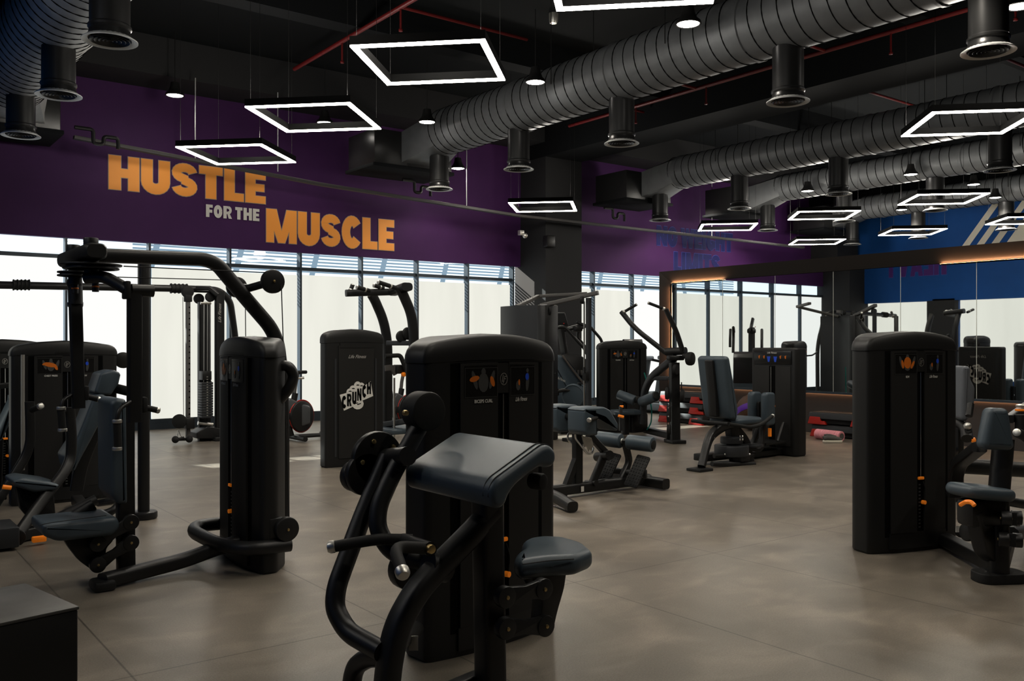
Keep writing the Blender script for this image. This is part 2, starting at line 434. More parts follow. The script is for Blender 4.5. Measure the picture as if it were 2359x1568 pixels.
# bays
xs = [2.98-1.24*2, 2.98-1.24, 2.98, 4.23, 5.57, 6.87, 8.11, 9.34, 10.55, 11.72]
xs2 = [12.92, 14.05, 15.3, 16.5, 17.7, 18.9, 20.1, 21.3, 22.4]
bays = list(zip(xs, xs[1:]))+list(zip(xs2, xs2[1:]))
for k, (a, b) in enumerate(bays, 1):
    g = MB(); g.bx(a,b,WALL_Y+.10,WALL_Y+.115,.10,3.06); w = struct('window_%d' % k, g, GLASS)
    fr = MB(); fr.bx(a-.017,a+.017,WALL_Y-.02,WALL_Y+.13,.10,3.06)
    if k in (9, 17): fr.bx(b-.017,b+.017,WALL_Y-.02,WALL_Y+.13,.10,3.06)
    fr.bx(a,b,WALL_Y+.02,WALL_Y+.13,2.74,2.80); fr.bx(a,b,WALL_Y-.01,WALL_Y+.13,.10,.17)
    struct('frame', fr, MULL, w)
    bl = MB()
    nx = 14; rows = []
    ztop = 2.74 if k <= 3 else 2.665+.01*math.sin(k*2.1)
    for i in range(nx+1):
        x = a+.045+(b-a-.09)*i/nx; y = WALL_Y+.055+.006*math.sin(i*.9+k)
        rows.append([bl.bm.verts.new((x,y,z)) for z in (.17, 1.4, ztop)])
    for i in range(nx):
        for j in range(2): bl.face([rows[i][j], rows[i+1][j], rows[i+1][j+1], rows[i][j+1]])
    struct('roller_blind', bl, BLINDWHITE if k <= 3 or k == 12 else BLIND, w)
# outdoor sun louvres and diagonal struts above the blinds
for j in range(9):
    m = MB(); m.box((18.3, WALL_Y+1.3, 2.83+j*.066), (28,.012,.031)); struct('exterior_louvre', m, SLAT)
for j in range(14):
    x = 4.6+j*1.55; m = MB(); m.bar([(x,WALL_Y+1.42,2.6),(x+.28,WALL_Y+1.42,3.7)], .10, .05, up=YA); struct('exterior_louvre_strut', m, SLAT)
# columns
for k, x in enumerate((1.4, 12.42, 22.9)):
    m = MB(); m.bx(x-.5,x+.5,14.55,WALL_Y+.2,0,5.3); struct('column', m, COLUMN)
# far blue wall, with white diagonal graphic
m = MB(); m.bx(BLUE_X,BLUE_X+.3,-6,WALL_Y,0,CEIL); fw = struct('wall_right', m, BLUE)
m = MB()
def bp(x, y): return WX(2000+x/5.2256, 360+y/5.2256, BLUE_X-.012)
def stripe(xl, xr, y0=1130, y1=100):
    dl = .716*(y0-1095)
    return [bp(xl-dl,y0), bp(xr-dl,y0), bp(xr+.716*(1095-y1),y1), bp(xl+.716*(1095-y1),y1)]
for a, b in ((1118,1203),(1284,1370),(1450,1538)): m.poly(stripe(a,b))
m.poly([bp(1600,1130),bp(2600,1130),bp(2600,300),bp(2330,100),bp(1622+.716*995,100)])
struct('wall_graphic', m, CREAM, fw)
# wall behind the camera: blue band over windows (seen in the mirrors)
BX = 1.15
m = MB(); m.bx(BX-.3,BX,9.0,WALL_Y,2.55,CEIL); m.bx(BX-.3,BX,9.0,WALL_Y,0,.45); m.bx(BX-.3,BX,11.95,12.55,0,2.6); bw = struct('wall_left', m, BLUE)
m = MB(); m.bx(BX,BX+.2,11.85,12.6,0,2.55); struct('column', m, COLUMN)
for k, (a, b) in enumerate(((9.0,11.85),(12.6,14.5)), 1):
    g = MB(); g.bx(BX-.2,BX-.19,a,b,.45,2.55); w = struct('window_%d' % (20+k), g, GLASS)
    bl = MB(); n = 24; r0 = []
    for i in range(n+1):
        y = a+(b-a)*i/n; r0.append([bl.bm.verts.new((BX-.1+.012*math.sin(i*1.3),y,z)) for z in (.45,2.55)])
    for i in range(n): bl.face([r0[i][0], r0[i+1][0], r0[i+1][1], r0[i][1]])
    struct('roller_blind', bl, BLIND, w)
m = MB(); m.bx(-3,BX-.3,8.8,9.0,0,CEIL); struct('wall_side', m, BROWN)
m = MB(); m.bx(-3.2,-3,-6,9,0,CEIL); struct('wall_rear', m, BLUE)
m = MB(); m.bx(-3,24.4,-6.2,-6,0,CEIL); struct('wall_back', m, BROWN)

# lettering on the walls
def wl(off): return lambda u, v: V((u, WALL_Y-off, v))
def wx(px, py): return WY(px, py, WALL_Y)
def slogan(words, label):
    t = thing('wall_lettering', label, 'wall lettering', wx(*words[0][1]) )
    for txt, bl_, br_, tl_, m1, m2, gap in words:
        a, b, c = wx(*bl_), wx(*br_), wx(*tl_)
        z0 = (a.z+b.z)/2; z1 = z0+(c.z-a.z)
        cur, u0 = MB(), a.x
        W_ = [word_polys(w, gap)[1] for w in txt.split()]
        tot = sum(W_)+.32*(len(W_)-1); sc = (b.x-a.x)/tot; u = a.x
        for w, ww in zip(txt.split(), W_):
            cur = MB(); put_word(cur, w, wl(.012), u, u+ww*sc, z0, z1, gap=gap)
            p = part('word', cur, m1, t)
            if m2:
                ol = MB(); put_word(ol, w, wl(.006), u, u+ww*sc, z0, z1, grow=.011, gap=gap); part('outline', ol, m2, p)
            u += (ww+.32)*sc
    return t
slogan([('HUSTLE',(250,433),(611,472),(250,354),BAND_ORANGE,OUTLINE,.055),
        ('FOR THE',(474,499),(597,510),(474,470),WHITE,None,.09),
        ('MUSCLE',(613,558),(907,577),(613,481),BAND_ORANGE,OUTLINE,.055)],
       'large orange and white slogan HUSTLE FOR THE MUSCLE on the purple band')
slogan([('NO WEIGHT',(1513,563),(1687,582),(1513,518),NAVY,NAVYLINE,.05),
        ('LIMITS',(1552,624),(1658,634),(1552,578),NAVY,NAVYLINE,.05)],
       'dark navy slogan NO WEIGHT LIMITS painted on the purple band')
t = thing('wall_lettering', 'purple word HEAVY on the blue wall, seen reversed in the mirrors', 'wall lettering', (BX,13,3.3))
c = MB(); put_word(c, 'HEAVY', lambda u, v: V((BX+.02,u,v)), 12.16, 13.9, 3.25, 3.95, nd=(1,0,0))
p = part('word', c, PURPLETXT, t)
c = MB(); put_word(c, 'HEAVY', lambda u, v: V((BX+.012,u,v)), 12.16, 13.9, 3.25, 3.95, grow=.012, nd=(1,0,0)); part('outline', c, NAVYLINE, p)

# mirror partition
PY1 = 11.74
m = MB(); m.bx(PART_X+.05,PART_X+.22,-2,PY1,0,2.74); wp = struct('wall_partition', m, TAUPE)
m = MB(); m.slab([(-.016,2.535),(-.10,2.745),(.06,2.745),(.06,2.535)], (PART_X,(PY1-2)/2,0), XA, ZA, PY1+2); struct('trim_1', m, BROWN)
m = MB(); m.slab([(-.10,PY1),(-.016,PY1-.215),(.06,PY1-.215),(.06,PY1)], (PART_X,0,1.37), XA, YA, 2.745); struct('trim_2', m, BROWN)
m = MB(); m.bx(PART_X-.02,PART_X+.0,-2,PY1-.22,.630,.665); struct('trim_3', m, MULL)
for ya, yb in ((10.3,PY1-.24),(4.0,6.45)):
    m = MB(); m.bx(PART_X-.052,PART_X-.030,ya,yb,2.512,2.524); lip = struct('led_channel', m, VOID, wp)
    m = MB(); m.poly([(PART_X-.049,ya,2.5245),(PART_X-.033,ya,2.5245),(PART_X-.033,yb,2.5245),(PART_X-.049,yb,2.5245)]); struct('led_strip', m, WARMTOP, lip)
m = MB(); m.bx(PART_X-.055,PART_X-.030,PY1-.240,PY1-.228,.7,2.5); lip = struct('led_channel', m, VOID, wp)
m = MB(); y = PY1-.2275; m.poly([(PART_X-.052,y,.75),(PART_X-.033,y,.75),(PART_X-.033,y,2.45),(PART_X-.052,y,2.45)]); struct('led_strip', m, WARMTOP, lip)
m = MB(); m.bx(PART_X+.028,PART_X+.041,4.0,PY1-.3,.636,.646); struct('led_strip', m, WARM, wp)
cuts = [PY1-.22]
for px in (1665,1786,1920,2075,2250): cuts.append(WX(px,760,PART_X).y)
cuts += [cuts[-1]-1.35, cuts[-1]-2.7]
for k in range(len(cuts)-1):
    a, b = cuts[k], cuts[k+1]
    nm = ['first','second','third','fourth','fifth','sixth','seventh'][k]
    mm = MB(); mm.bx(PART_X-.004,PART_X+.008,b+.004,a-.004,.665,2.53)
    r = thing('mirror_panel', '%s tall wall mirror panel counted from the free end of the brown partition' % nm, 'mirror', (PART_X,(a+b)/2,.665), 'mirror panels on the partition')
    part('mirror_glass', mm, MIRROR, r)
    ed = MB(); ed.bx(PART_X-.005,PART_X+.006,a-.004,a+.004,.665,2.53); part('edge', ed, SEAM, r)
# ================================================================ overhead services
def duct(x, y0, y1, r, zc, label, DUCT=DUCT):
    t = thing('air_duct', label, 'air duct', (x,(y0+y1)/2,zc), 'black ventilation ducts')
    d = MB(); n = 28
    pts = [(x,y0+(y1-y0)*k/40,zc) for k in range(41)]
    d.sweep(pts, circ(r, n), up=ZA); part('duct_tube', d, DUCT, t)
    # spiral seam
    s = MB(); y = y0+.1; pp = []
    while y < y1:
        for k in range(28):
            a = 2*math.pi*(k+.5)/28; pp.append((x+(r+.002)*math.sin(a), y+.19*k/28, zc+(r+.002)*math.cos(a)))
        y += .19
    s.sweep(pp, circ(.0065, 4)); part('spiral_seam', s, VOID, t)
    # taper and plenum box at the window end
    a, b = y1, y1+.75
    q = MB()
    ra = [q.bm.verts.new((x+r*math.cos(2*math.pi*k/16+math.pi/4), a, zc+r*math.sin(2*math.pi*k/16+math.pi/4))) for k in range(16)]
    rb = []
    for k in range(16):
        aa = 2*math.pi*k/16+math.pi/4; c, s_ = math.cos(aa), math.sin(aa); l = max(abs(c), abs(s_))
        rb.append(q.bm.verts.new((x+c/l*(r+.05), b, zc-.18+s_/l*.26)))
    for k in range(16): q.face([ra[k], ra[(k+1) % 16], rb[(k+1) % 16], rb[k]])
    q.face(rb); part('taper', q, DUCT, t)
    bxm = MB(); bxm.bx(x-1.25*r*2.0,x+1.2*r*1.3,b,b+.95,zc-.50,zc+.08,.012); part('plenum_box', bxm, DUCTPIPE, t)
    fl = MB(); fl.bx(x-1.25*r*2.0-.04,x+1.2*r*1.3+.04,b-.03,b+1.0,zc-.56,zc-.50,.01); part('drip_tray', fl, CEILBLK, t)
    # sheet joints and hangers
    for y in [y0+2.1*k for k in range(int((y1-y0)/2.1)+1)]:
        j = MB(); j.lathe([(r,-.03),(r+.014,-.02),(r+.014,.02),(r,.03)], (x,y,zc), YA, 28); part('joint_band', j, DUCT, t)
    for y in [y0+1.0+2.1*k for k in range(int((y1-y0)/2.1))]:
        for sx in (-1,1):
            h = MB(); h.tube([(x+sx*(r+.01),y,zc),(x+sx*(r+.01),y,CEIL)], .006, 0, 6); part('hanger_rod', h, FRAME, t)
    return t
DZ = 4.95
duct(1.95,-2,13.4,.46,DZ,'large black duct in the corner beyond the left window bays', DUCTLIGHT)
duct(8.27,-2,12.7,.38,DZ,'long black duct crossing overhead from the box beside the orange slogan')
duct(14.1,-2,12.8,.33,DZ,'second black duct, ending above the NO WEIGHT LIMITS lettering')
duct(17.35,-2,12.6,.30,DZ,'third black duct, beyond the second and lower in view')
duct(21.6,-2,13.2,.30,DZ,'farthest black duct, close to the blue wall')
DG = 'drop pipes with round ceiling diffusers'
def diffuser(x, y, ztop, label):
    t = thing('air_diffuser', label, 'air diffuser', (x,y,4.02), DG)
    p = MB(); p.lathe([(.165,.11),(.165,ztop-4.02)], (x,y,4.02), ZA, 28); part('drop_pipe', p, DUCTPIPE, t)
    c = MB(); c.lathe([(.165,.14),(.178,.125),(.178,.105),(.166,.09),(.172,.05),(.20,.02)], (x,y,4.02), ZA, 28); part('collar', c, DUCTPIPE, t)
    r = MB(); r.lathe([(.166,.05),(.20,.022),(.228,.004),(.228,-.004),(.20,0),(.175,.012)], (x,y,4.02), ZA, 32); part('rim', r, RIM, t)
    g = MB()
    for rr_ in (.165,.13,.095,.06,.028): g.lathe([(rr_,.0),(rr_-.028,.030),(rr_-.031,.030),(rr_-.004,-.003),(rr_,0)], (x,y,4.02), ZA, 28)
    part('cone_ring', g, DUCTPIPE, t)
    b = MB(); b.disc((x,y,4.02+.07), ZA, .16, .01); part('throat', b, VOID, t)
    return t
d0 = diffuser(8.27,12.93,DZ-.30,'round diffuser on the main duct nearest its box by the slogan')
names = ['second','third','fourth','fifth']
for (y, nm) in zip((10.73,8.53,5.97,3.86), names): dup(d0,(8.27,y,4.02),'%s round diffuser along the main overhead duct, counted from its box' % nm)
nm3 = ['first','second','third','fourth']
for (y, nm) in zip((13.38,11.29,9.14,6.41), nm3): dup(d0,(14.1,y,4.02),'%s round diffuser under the second duct, counted from the window end' % nm)
for (y, nm) in zip((13.08,11.11,9.12), nm3): dup(d0,(17.35,y,4.02),'%s round diffuser under the third duct, counted from the window end' % nm)
for (y, nm) in zip((13.59,11.78,9.68), nm3): dup(d0,(21.6,y,4.02),'%s round diffuser under the farthest duct, counted from the window end' % nm)
for (y, nm) in zip((12.76,10.45,8.3), ['far','middle','near']): dup(d0,(1.95,y,4.02),'%s one of three round diffusers under the large corner duct' % nm)

# square ring lights, hung at 45 degrees
def ringlight(x, y, z, label):
    t = thing('square_ring_light', label, 'pendant light', (x,y,z), 'square led ring lights')
    o, i = .575, .52
    def ring(zz0, zz1, a, b):
        mb = MB(); c4 = lambda r, zz: [mb.bm.verts.new((x+r*sx, y+r*sy, z+zz)) for sx, sy in ((-1,-1),(1,-1),(1,1),(-1,1))]
        A, B, C, D = c4(a,zz0), c4(b,zz0), c4(b,zz1), c4(a,zz1)
        for P_, Q in ((A,B),(B,C),(C,D),(D,A)):
            for k in range(4): mb.face([P_[k], P_[(k+1) % 4], Q[(k+1) % 4], Q[k]])
        return mb
    part('housing', ring(.012,.085,o,i), VOID, t)
    part('diffuser_strip', ring(-.004,.011,o-.002,i+.002), LAMP, t)
    part('top_glow_strip', ring(.0852,.0870,o-.02,i+.02), UPGLOW, t)
    for sx, sy in ((-1,-1),(1,-1),(1,1),(-1,1)):
        w = MB(); w.tube([(x+sx*.53,y+sy*.53,z+.08),(x+sx*.53,y+sy*.53,CEIL+.01)], .0022, 0, 5); part('suspension_wire', w, FRAME, t)
    t.rotation_euler[2] = math.radians(45-0)
    return t
RL = [(4.35,4.37,'square ring light cut off by the top of the picture'),
      (4.30,6.84,'largest square ring light, hanging above the biceps curl machine'),
      (4.32,9.27,'square ring light right of the slogan, with a spot showing through it'),
      (4.34,11.70,'square ring light hanging over the word HUSTLE'),
      (10.44,12.80,'square ring light hanging in front of the grey column'),
      (10.30,5.02,'square ring light cut off by the right edge, high up'),
      (15.36,7.95,'square ring light overlapping a diffuser pipe beside the third duct'),
      (15.45,10.35,'square ring light below the second duct, in front of the blue wall corner'),
      (15.40,12.66,'square ring light beside the NO WEIGHT LIMITS lettering'),
      (19.40,13.18,'lowest and farthest square ring light, near the purple and blue corner'),
      (19.38,10.72,'square ring light low on the plain blue wall'),
      (19.38,8.30,'square ring light over the white diagonal stripes')]
r0 = ringlight(*RL[0][:2], 3.9, RL[0][2])
for x, y, lb in RL[1:]: dup(r0,(x,y,3.9),lb)
for x, y, lb in RL+[(-1.3,6.8,''),(-1.3,4.3,'')]:  # last two have no ring, added to brighten the left duct and floor
    d = bpy.data.lights.new('added_uplight', 'POINT'); d.energy = RING_W; d.color = (1,.95,.86); d.shadow_soft_size = .16  # bare lamp added at the ring centre for its upward light
    o = bpy.data.objects.new('added_uplight', d); COL.objects.link(o); o.location = (x,y,4.08)

# round high-bay spots (lamp object + fitting)
def _s(px, py, y, lb, k): p = WY(px, py, y); return (p.x, p.y, p.z, lb, k)
def _x(px, py, x, lb, k): p = WX(px, py, x); return (p.x, p.y, p.z, lb, k)
SP = [_s(403,220,14.2,'round spot lighting the left end of the slogan wall',.4),
      (7.55,12.16,4.9,'round spot beside the main duct, nearest its box',1),
      (7.55,9.43,4.9,'round spot halfway along the main duct',1),
      (7.50,6.70,4.9,'brightest round spot beside the main duct, at the top of the picture',1),
      _s(1055,388,14.3,'round spot behind the first drop pipe, lighting the purple band',.8),
      _s(748,283,14.1,'small round spot seen through a square ring light',.4),
      (9.84,4.27,4.9,'round spot cut off by the top right corner',1),
      _x(1860,440,16.9,'round spot left of the pair on the third duct',1.5),
      _x(2098,402,16.9,'round spot right of the pair on the third duct',1),
      _x(2077,483,21.1,'round spot on the farthest duct, left one',3),
      _x(2243,425,20.0,'round spot hanging free in front of the blue wall',3),
      _x(2293,455,21.1,'round spot on the farthest duct beside the white stripes',3)]
def spot(x, y, z, label):
    t = thing('round_spot_light', label, 'ceiling light', (x,y,z), 'round spot lights')
    h = MB(); h.lathe([(0,.20),(.06,.20),(.075,.12),(.10,.06),(.135,.03),(.145,.0),(.13,-.006),(.118,.004)], (x,y,z), ZA, 24); part('housing', h, FRAME, t)
    l = MB(); l.lathe([(.12,.002),(.08,-.008),(0,-.012)], (x,y,z), ZA, 20); part('lens', l, SPOTLENS, t)
    b = MB(); b.tube([(x,y,z+.19),(x,y,CEIL)], .006, 0, 6); part('drop_rod', b, FRAME, t)
    return t
s0 = spot(*SP[0][:4])
for x, y, z, lb, _ in SP[1:]: dup(s0,(x,y,z),lb)
def lamp(x, y, z, watts, ang=96, blend=.45, aim=None):
    d = bpy.data.lights.new('spot_beam', 'SPOT'); d.energy = watts; d.spot_size = math.radians(ang); d.spot_blend = blend
    d.color = (1,.93,.82); d.shadow_soft_size = .11
    o = bpy.data.objects.new('spot_beam', d); COL.objects.link(o); o.location = (x,y,z-.03)
    if aim is not None: o.rotation_euler = (V(aim)-o.location).to_track_quat('-Z','Y').to_euler()
for x, y, z, lb, k in SP: lamp(x, y, z, SPOT_W*k, 128)
lamp(16.2, 14.2, 4.75, SPOT_W*1.5, 128); lamp(18.6, 14.2, 4.75, SPOT_W*1.3, 128)  # added lamps without fittings, brightening the NO WEIGHT LIMITS wall
# added lamps without fittings, mostly out of view, keep the near floor lit
for x, y in ((7.5,4.0),(7.5,1.2),(2.6,6.6),(2.6,3.6),(2.6,.8),(5.2,-.6),(11.0,8.2),(11.0,1.6)):
    lamp(x, y, 4.9, SPOT_W*1.25, 125)

# cable tray in front of the slogan wall, with pipe loops
t = thing('cable_tray', 'long thin cable tray running under the slogan band', 'cable tray', WY(735,425,14.2))
m = MB(); pp = [WY(170,316,14.2),WY(735,424,14.2),WY(1195,497,14.2),WY(1850,570,14.2)]
m.bar(pp, .10, .05, 0, up=ZA, r=.004); part('tray', m, TRAYDARK, t)
for px, py, hh in ((215,327,-40),(955,440,-30),(1412,500,-35)):
    a = WY(px,py,14.15); m = MB(); m.tube([a+V((-.25,0,.18)),a+V((0,0,.18)),a+V((0,0,-.02)),a+V((.14,0,-.02)),a+V((.14,0,.10)),a+V((.34,0,.10)),a+V((.34,0,-.06))], .028, .05, 8); part('conduit_loop', m, FRAME, t)
for px, py in ((640,395),(450,370),(1075,478),(1640,545)):
    a = WY(px,py,14.2); w = MB(); w.tube([a,(a.x,a.y,5.55)], .008, 0, 6); part('hanger_rod', w, RIM, t)

# red sprinkler pipes
def pipe(x, y0, y1, label, branches):
    t = thing('sprinkler_pipe', label, 'sprinkler pipe', (x,(y0+y1)/2,5.6), 'red sprinkler pipes')
    m = MB(); m.tube([(x,y0,5.6),(x,y1,5.6)], .032, 0, 10); part('main_pipe', m, REDPIPE, t)
    for y, dx in branches:
        b = MB(); b.tube([(x,y,5.6),(x+dx,y,5.6)], .022, 0, 8); part('branch_pipe', b, REDPIPE, t)
    for k in range(int((y1-y0)/1.6)):
        y = y0+.6+1.6*k; hd = MB(); hd.tube([(x,y,5.6),(x,y,5.32)], .014, 0, 7); hd.disc((x,y,5.31), ZA, .026, .03); part('sprinkler_head', hd, REDPIPE, t)
pipe(5.7,-2,13.0,'red pipe high above the square ring lights',[(5.2,2.2),(8.6,-2.0),(9.8,2.0)])
pipe(11.4,-2,13.2,'red pipe between the two nearer ducts',[(5.5,.45),(7.6,-2.3),(10.0,-1.8),(11.6,.4)])
pipe(15.75,-2,12.5,'red pipe above the second duct',[(6.2,-2.2),(8.4,-2.0),(10.6,1.0)])
# smoke detectors, camera and wall box
for px, py, lb in ((1275,47,'white round smoke detector between the top ring lights'),(1696,185,'white round smoke detector behind the main duct')):
    a = WH(px, py, 6.1); m = MB(); m.lathe([(0,-.05),(.05,-.045),(.065,-.015),(.07,.1)], a, ZA, 16); single('smoke_detector', m, CAP, lb, 'smoke detector', loc=a)
a = WY(1206,543,14.5); t = thing('security_camera', 'white dome security camera on the grey column', 'security camera', a)
m = MB(); m.ball(a+V((0,-.05,0)), .055); part('dome', m, CAP, t)
m = MB(); m.box(a+V((-.05,.02,.06)), (.10,.10,.10), .01); part('mount', m, CAP, t)
a = WY(1265,556,14.5); m = MB(); m.box(a+V((0,0,0)), (.22,.16,.24), .02); single('wall_speaker', m, FRAME, 'black wall speaker on the grey column', 'speaker')
a = WY(560,200,15.3); t = thing('wall_grille', 'dark slotted air grille above the orange slogan', 'air grille', a)
m = MB(); m.box(a, (.55,.05,.22), .006); part('grille_frame', m, CEILBLK, t)
m = MB(); m.bx(-3,.5,WALL_Y,WALL_Y+.3,0,3.06); m.bx(22.4,24.4,WALL_Y,WALL_Y+.3,0,3.06); struct('wall_front_pier', m, COLUMN)
# ================================================================ weight towers
class Tower:
    def __init__(s, root, L, R, H=1.455, title=None, pose=0, back=False, b=.05, depth=.30, rod=True, hood=.10, side=.15):
        s.L, s.R = V((*L,0)), V((*R,0)); s.e = (s.R-s.L).normalized(); s.w = w = (s.R-s.L).length/2
        s.c = (s.L+s.R)/2; s.n = s.e.cross(ZA); s.b = b; s.root = root
        arcp = [(w*k/8*.94, b*(1-(k/8*.94)**2)) for k in range(-8,9)]
        out = [(-.62*w,-depth),(-w,-side),(-w,-.01)]+arcp+[(w,-.01),(w,-side),(.62*w,-depth)]
        o2 = fil2(out, .045, 4)
        def ring(mb, z, ins, t):
            k = 1-ins/w
            return [mb.bm.verts.new(s.P(a*k, (d+.1)*k-.1, z+t*.035*(1-(a/w)**2))) for a, d in o2]
        def loft(mb, rings, cap0=True):
            for A, B in zip(rings, rings[1:]):
                for j in range(len(A)): mb.face([A[j], A[(j+1) % len(A)], B[(j+1) % len(A)], B[j]])
            if cap0: mb.face(rings[0][::-1])
        Hs = H-.035; Hh = Hs-hood
        s.Hh = Hh
        mb = MB(); loft(mb, [ring(mb,.0,.012,0),ring(mb,.015,0,0),ring(mb,.10,0,0),ring(mb,Hh,0,.35)]); s.body = part('tower_shroud', mb, SHROUD, root)
        mb = MB(); r = .085; rs = [ring(mb,Hh,.002,.35),ring(mb,Hh+.004,-.007,.35),ring(mb,Hs-r,-.007,.75)]
        for k in range(1,7):
            a = math.pi/2*k/6; rs.append(ring(mb, Hs-r+r*math.sin(a), -.007+r*(1-math.cos(a)), .75+.25*k/6))
        loft(mb, rs)
        cv = mb.bm.verts.new(s.P(0,-.1,H+.004))
        A = rs[-1]
        for j in range(len(A)): mb.face([A[j], A[(j+1) % len(A)], cv])
        part('tower_hood', mb, SHROUD, root)
        if back: return
        mb = MB(); s.patch(mb,-.70,.70,.11,Hh-.005,.002); part('panel_shadow_gap', mb, VOID, root)  # black patch paints the shade in the gaps around the front panels
        for sg in (-1,1):
            mb = MB(); s.patch(mb, *((-.60,-.085) if sg < 0 else (.085,.60)), .135, Hh-.008, .014); part('front_panel', mb, PANEL, root)
        mb = MB(); s.patch(mb,-.62,.62,.03,.125,.012); part('kick_panel', mb, SHROUD, root)
        # placards, badge, lettering
        for sg in (-1,1):
            mb = MB(); x0, x1 = ((-.55,-.10) if sg < 0 else (.10,.52)); s.patch(mb, x0, x1, Hh-.155, Hh-.02, .0155); pl = part('placard', mb, PLATE, root)
            mb = MB(); u0, u1 = x0*w, x1*w
            fn = lambda u, v: s.P(u, s.bul(u)+.0175, v)
            lw = .0018
            for a, b_, c_, d_ in ((u0,u1,Hh-.155,Hh-.155+lw),(u0,u1,Hh-.02-lw,Hh-.02),(u0,u0+lw,Hh-.155,Hh-.02),(u1-lw,u1,Hh-.155,Hh-.02)):
                for k in range(6):
                    p_, q_ = a+(b_-a)*k/6, a+(b_-a)*(k+1)/6; mb.poly([fn(p_,c_),fn(q_,c_),fn(q_,d_),fn(p_,d_)])
            part('placard_border', mb, FIG, pl)
            zc = Hh-.088
            def blob(cx, cz, rx, rz, rot=0, n=14):
                cr, sr = math.cos(rot), math.sin(rot)
                return [fn(cx+rx*math.cos(2*math.pi*k/n)*cr-rz*math.sin(2*math.pi*k/n)*sr, zc+cz+rx*math.cos(2*math.pi*k/n)*sr+rz*math.sin(2*math.pi*k/n)*cr) for k in range(n)]
            f2 = fn
            if sg < 0:
                cx = (u0+u1)/2+.01
                g = MB(); g.poly(blob(cx,0,.030,.045)); g.poly(blob(cx,.050,.013,.016)); g.poly(blob(cx-.05,.012,.012,.045,.3)); g.poly(blob(cx+.05,.012,.012,.045,-.3)); part('printed_figure', g, FIG, pl)
                fn = lambda u, v: s.P(u, s.bul(u)+.0185, v)
                g = MB()
                if pose == 0: g.poly(blob(cx-.052,.018,.028,.013,.25)); g.poly(blob(cx+.052,.004,.012,.026,.35))
                elif pose == 1: g.poly(blob(cx-.008,.012,.055,.020,-.2)); g.poly(blob(cx-.05,.02,.02,.01,.4)); g.poly(blob(cx+.04,-.01,.012,.028,.4))
                else: g.poly(blob(cx,.010,.030,.040)); g.poly(blob(cx-.04,.0,.010,.030,.2)); g.poly(blob(cx+.042,-.004,.010,.030,-.5))
                part('printed_muscle', g, ORPRINT, pl)
                if title:
                    g = MB(); tw = .0155*len(title)*.62; put_text(g, title, lambda u, v: s.P(u, s.bul(u)+.0195, v), cx-tw/2, cx+tw/2, Hh-.181, Hh-.165, bold=.03); part('title_print', g, WHITE, pl)
            else:
                cx = u0+.30*(u1-u0)
                g = MB(); g.poly(blob(u0+.68*(u1-u0),-.005,.012,.045,-.1)); g.poly(blob(u0+.68*(u1-u0),.050,.009,.011)); g.poly(blob(cx,-.02,.016,.024)); part('printed_figure', g, FIG, pl)
                g = MB(); fn = lambda u, v: s.P(u, s.bul(u)+.0185, v); g.poly(blob(u0+.66*(u1-u0),.020,.013,.017)); part('printed_torso', g, BLPRINT, pl)
                g = MB(); g.poly(blob(cx+.006,-.005,.006,.015)); part('printed_seat', g, ORPRINT, pl)
                g = MB(); put_text(g, 'Life Fitness', lambda u, v: s.P(u, s.bul(u)+.0195, v), u0+.18*(u1-u0), u0+.66*(u1-u0), Hh-.183, Hh-.163, shear=.45, bold=.015); part('maker_print', g, WHITE, pl)
        mb = MB(); s.patch(mb,-.082,.082,Hh-.14,Hh-.012,.012); bd = part('logo_badge', mb, SHROUD, root)
        mb = MB(); fz = Hh-.075; fn = lambda u, v: s.P(u, s.bul(0)+.0155, v)
        for k in range(24):
            a0, a1 = 2*math.pi*k/24, 2*math.pi*(k+1)/24
            mb.poly([fn(.024*math.cos(a0),fz+.029*math.sin(a0)),fn(.024*math.cos(a1),fz+.029*math.sin(a1)),fn(.0205*math.cos(a1),fz+.0255*math.sin(a1)),fn(.0205*math.cos(a0),fz+.0255*math.sin(a0))])
        for q in ([(-.006,.020),(-.001,.020),(-.009,-.012),(-.014,-.012)],[(-.014,-.012),(-.009,-.008),(.004,-.008),(.002,-.012)],[(.002,.012),(.007,.014),(-.003,-.022),(-.008,-.022)],[(.004,.010),(.018,.010),(.017,.014),(.005,.014)],[(.001,-.001),(.013,-.001),(.014,.003),(.002,.003)]):
            mb.poly([fn(a, fz+b_) for a, b_ in q])
        part('logo', mb, CAP, bd)
        if rod:
            mb = MB(); mb.tube([s.P(.004,b+.006,.50),s.P(.004,b+.006,Hh-.145)], .0035, 0, 8); part('guide_rod', mb, CHROME, root)
            mb = MB(); mb.box(s.P(0,b+.012,.50), (.05,.016,.020), .005, u=s.e, v=s.n); mb.tube([s.P(.018,b+.006,.335),s.P(.022,b+.03,.335)], .014, 0, 12); part('weight_selector', mb, ORANGE, root)
            mb = MB()
            for k in range(13):
                z = .45-.024*k
                mb.poly([s.P(-.012,b+.004,z),s.P(.006,b+.004,z),s.P(.006,b+.004,z+.009),s.P(-.012,b+.004,z+.009)])
            part('weight_scale', mb, FIG, root)
            mb = MB(); mb.tube([s.P(.012,b+.02,.48),s.P(.03,b+.028,.42),s.P(.022,b+.024,.345)], .0025, .04, 6); part('pin_cord', mb, RUBBER, root)
    def bul(s, u): return s.b*(1-(u/s.w)**2)
    def P(s, a, d, z): return s.c+s.e*a+s.n*d+ZA*z
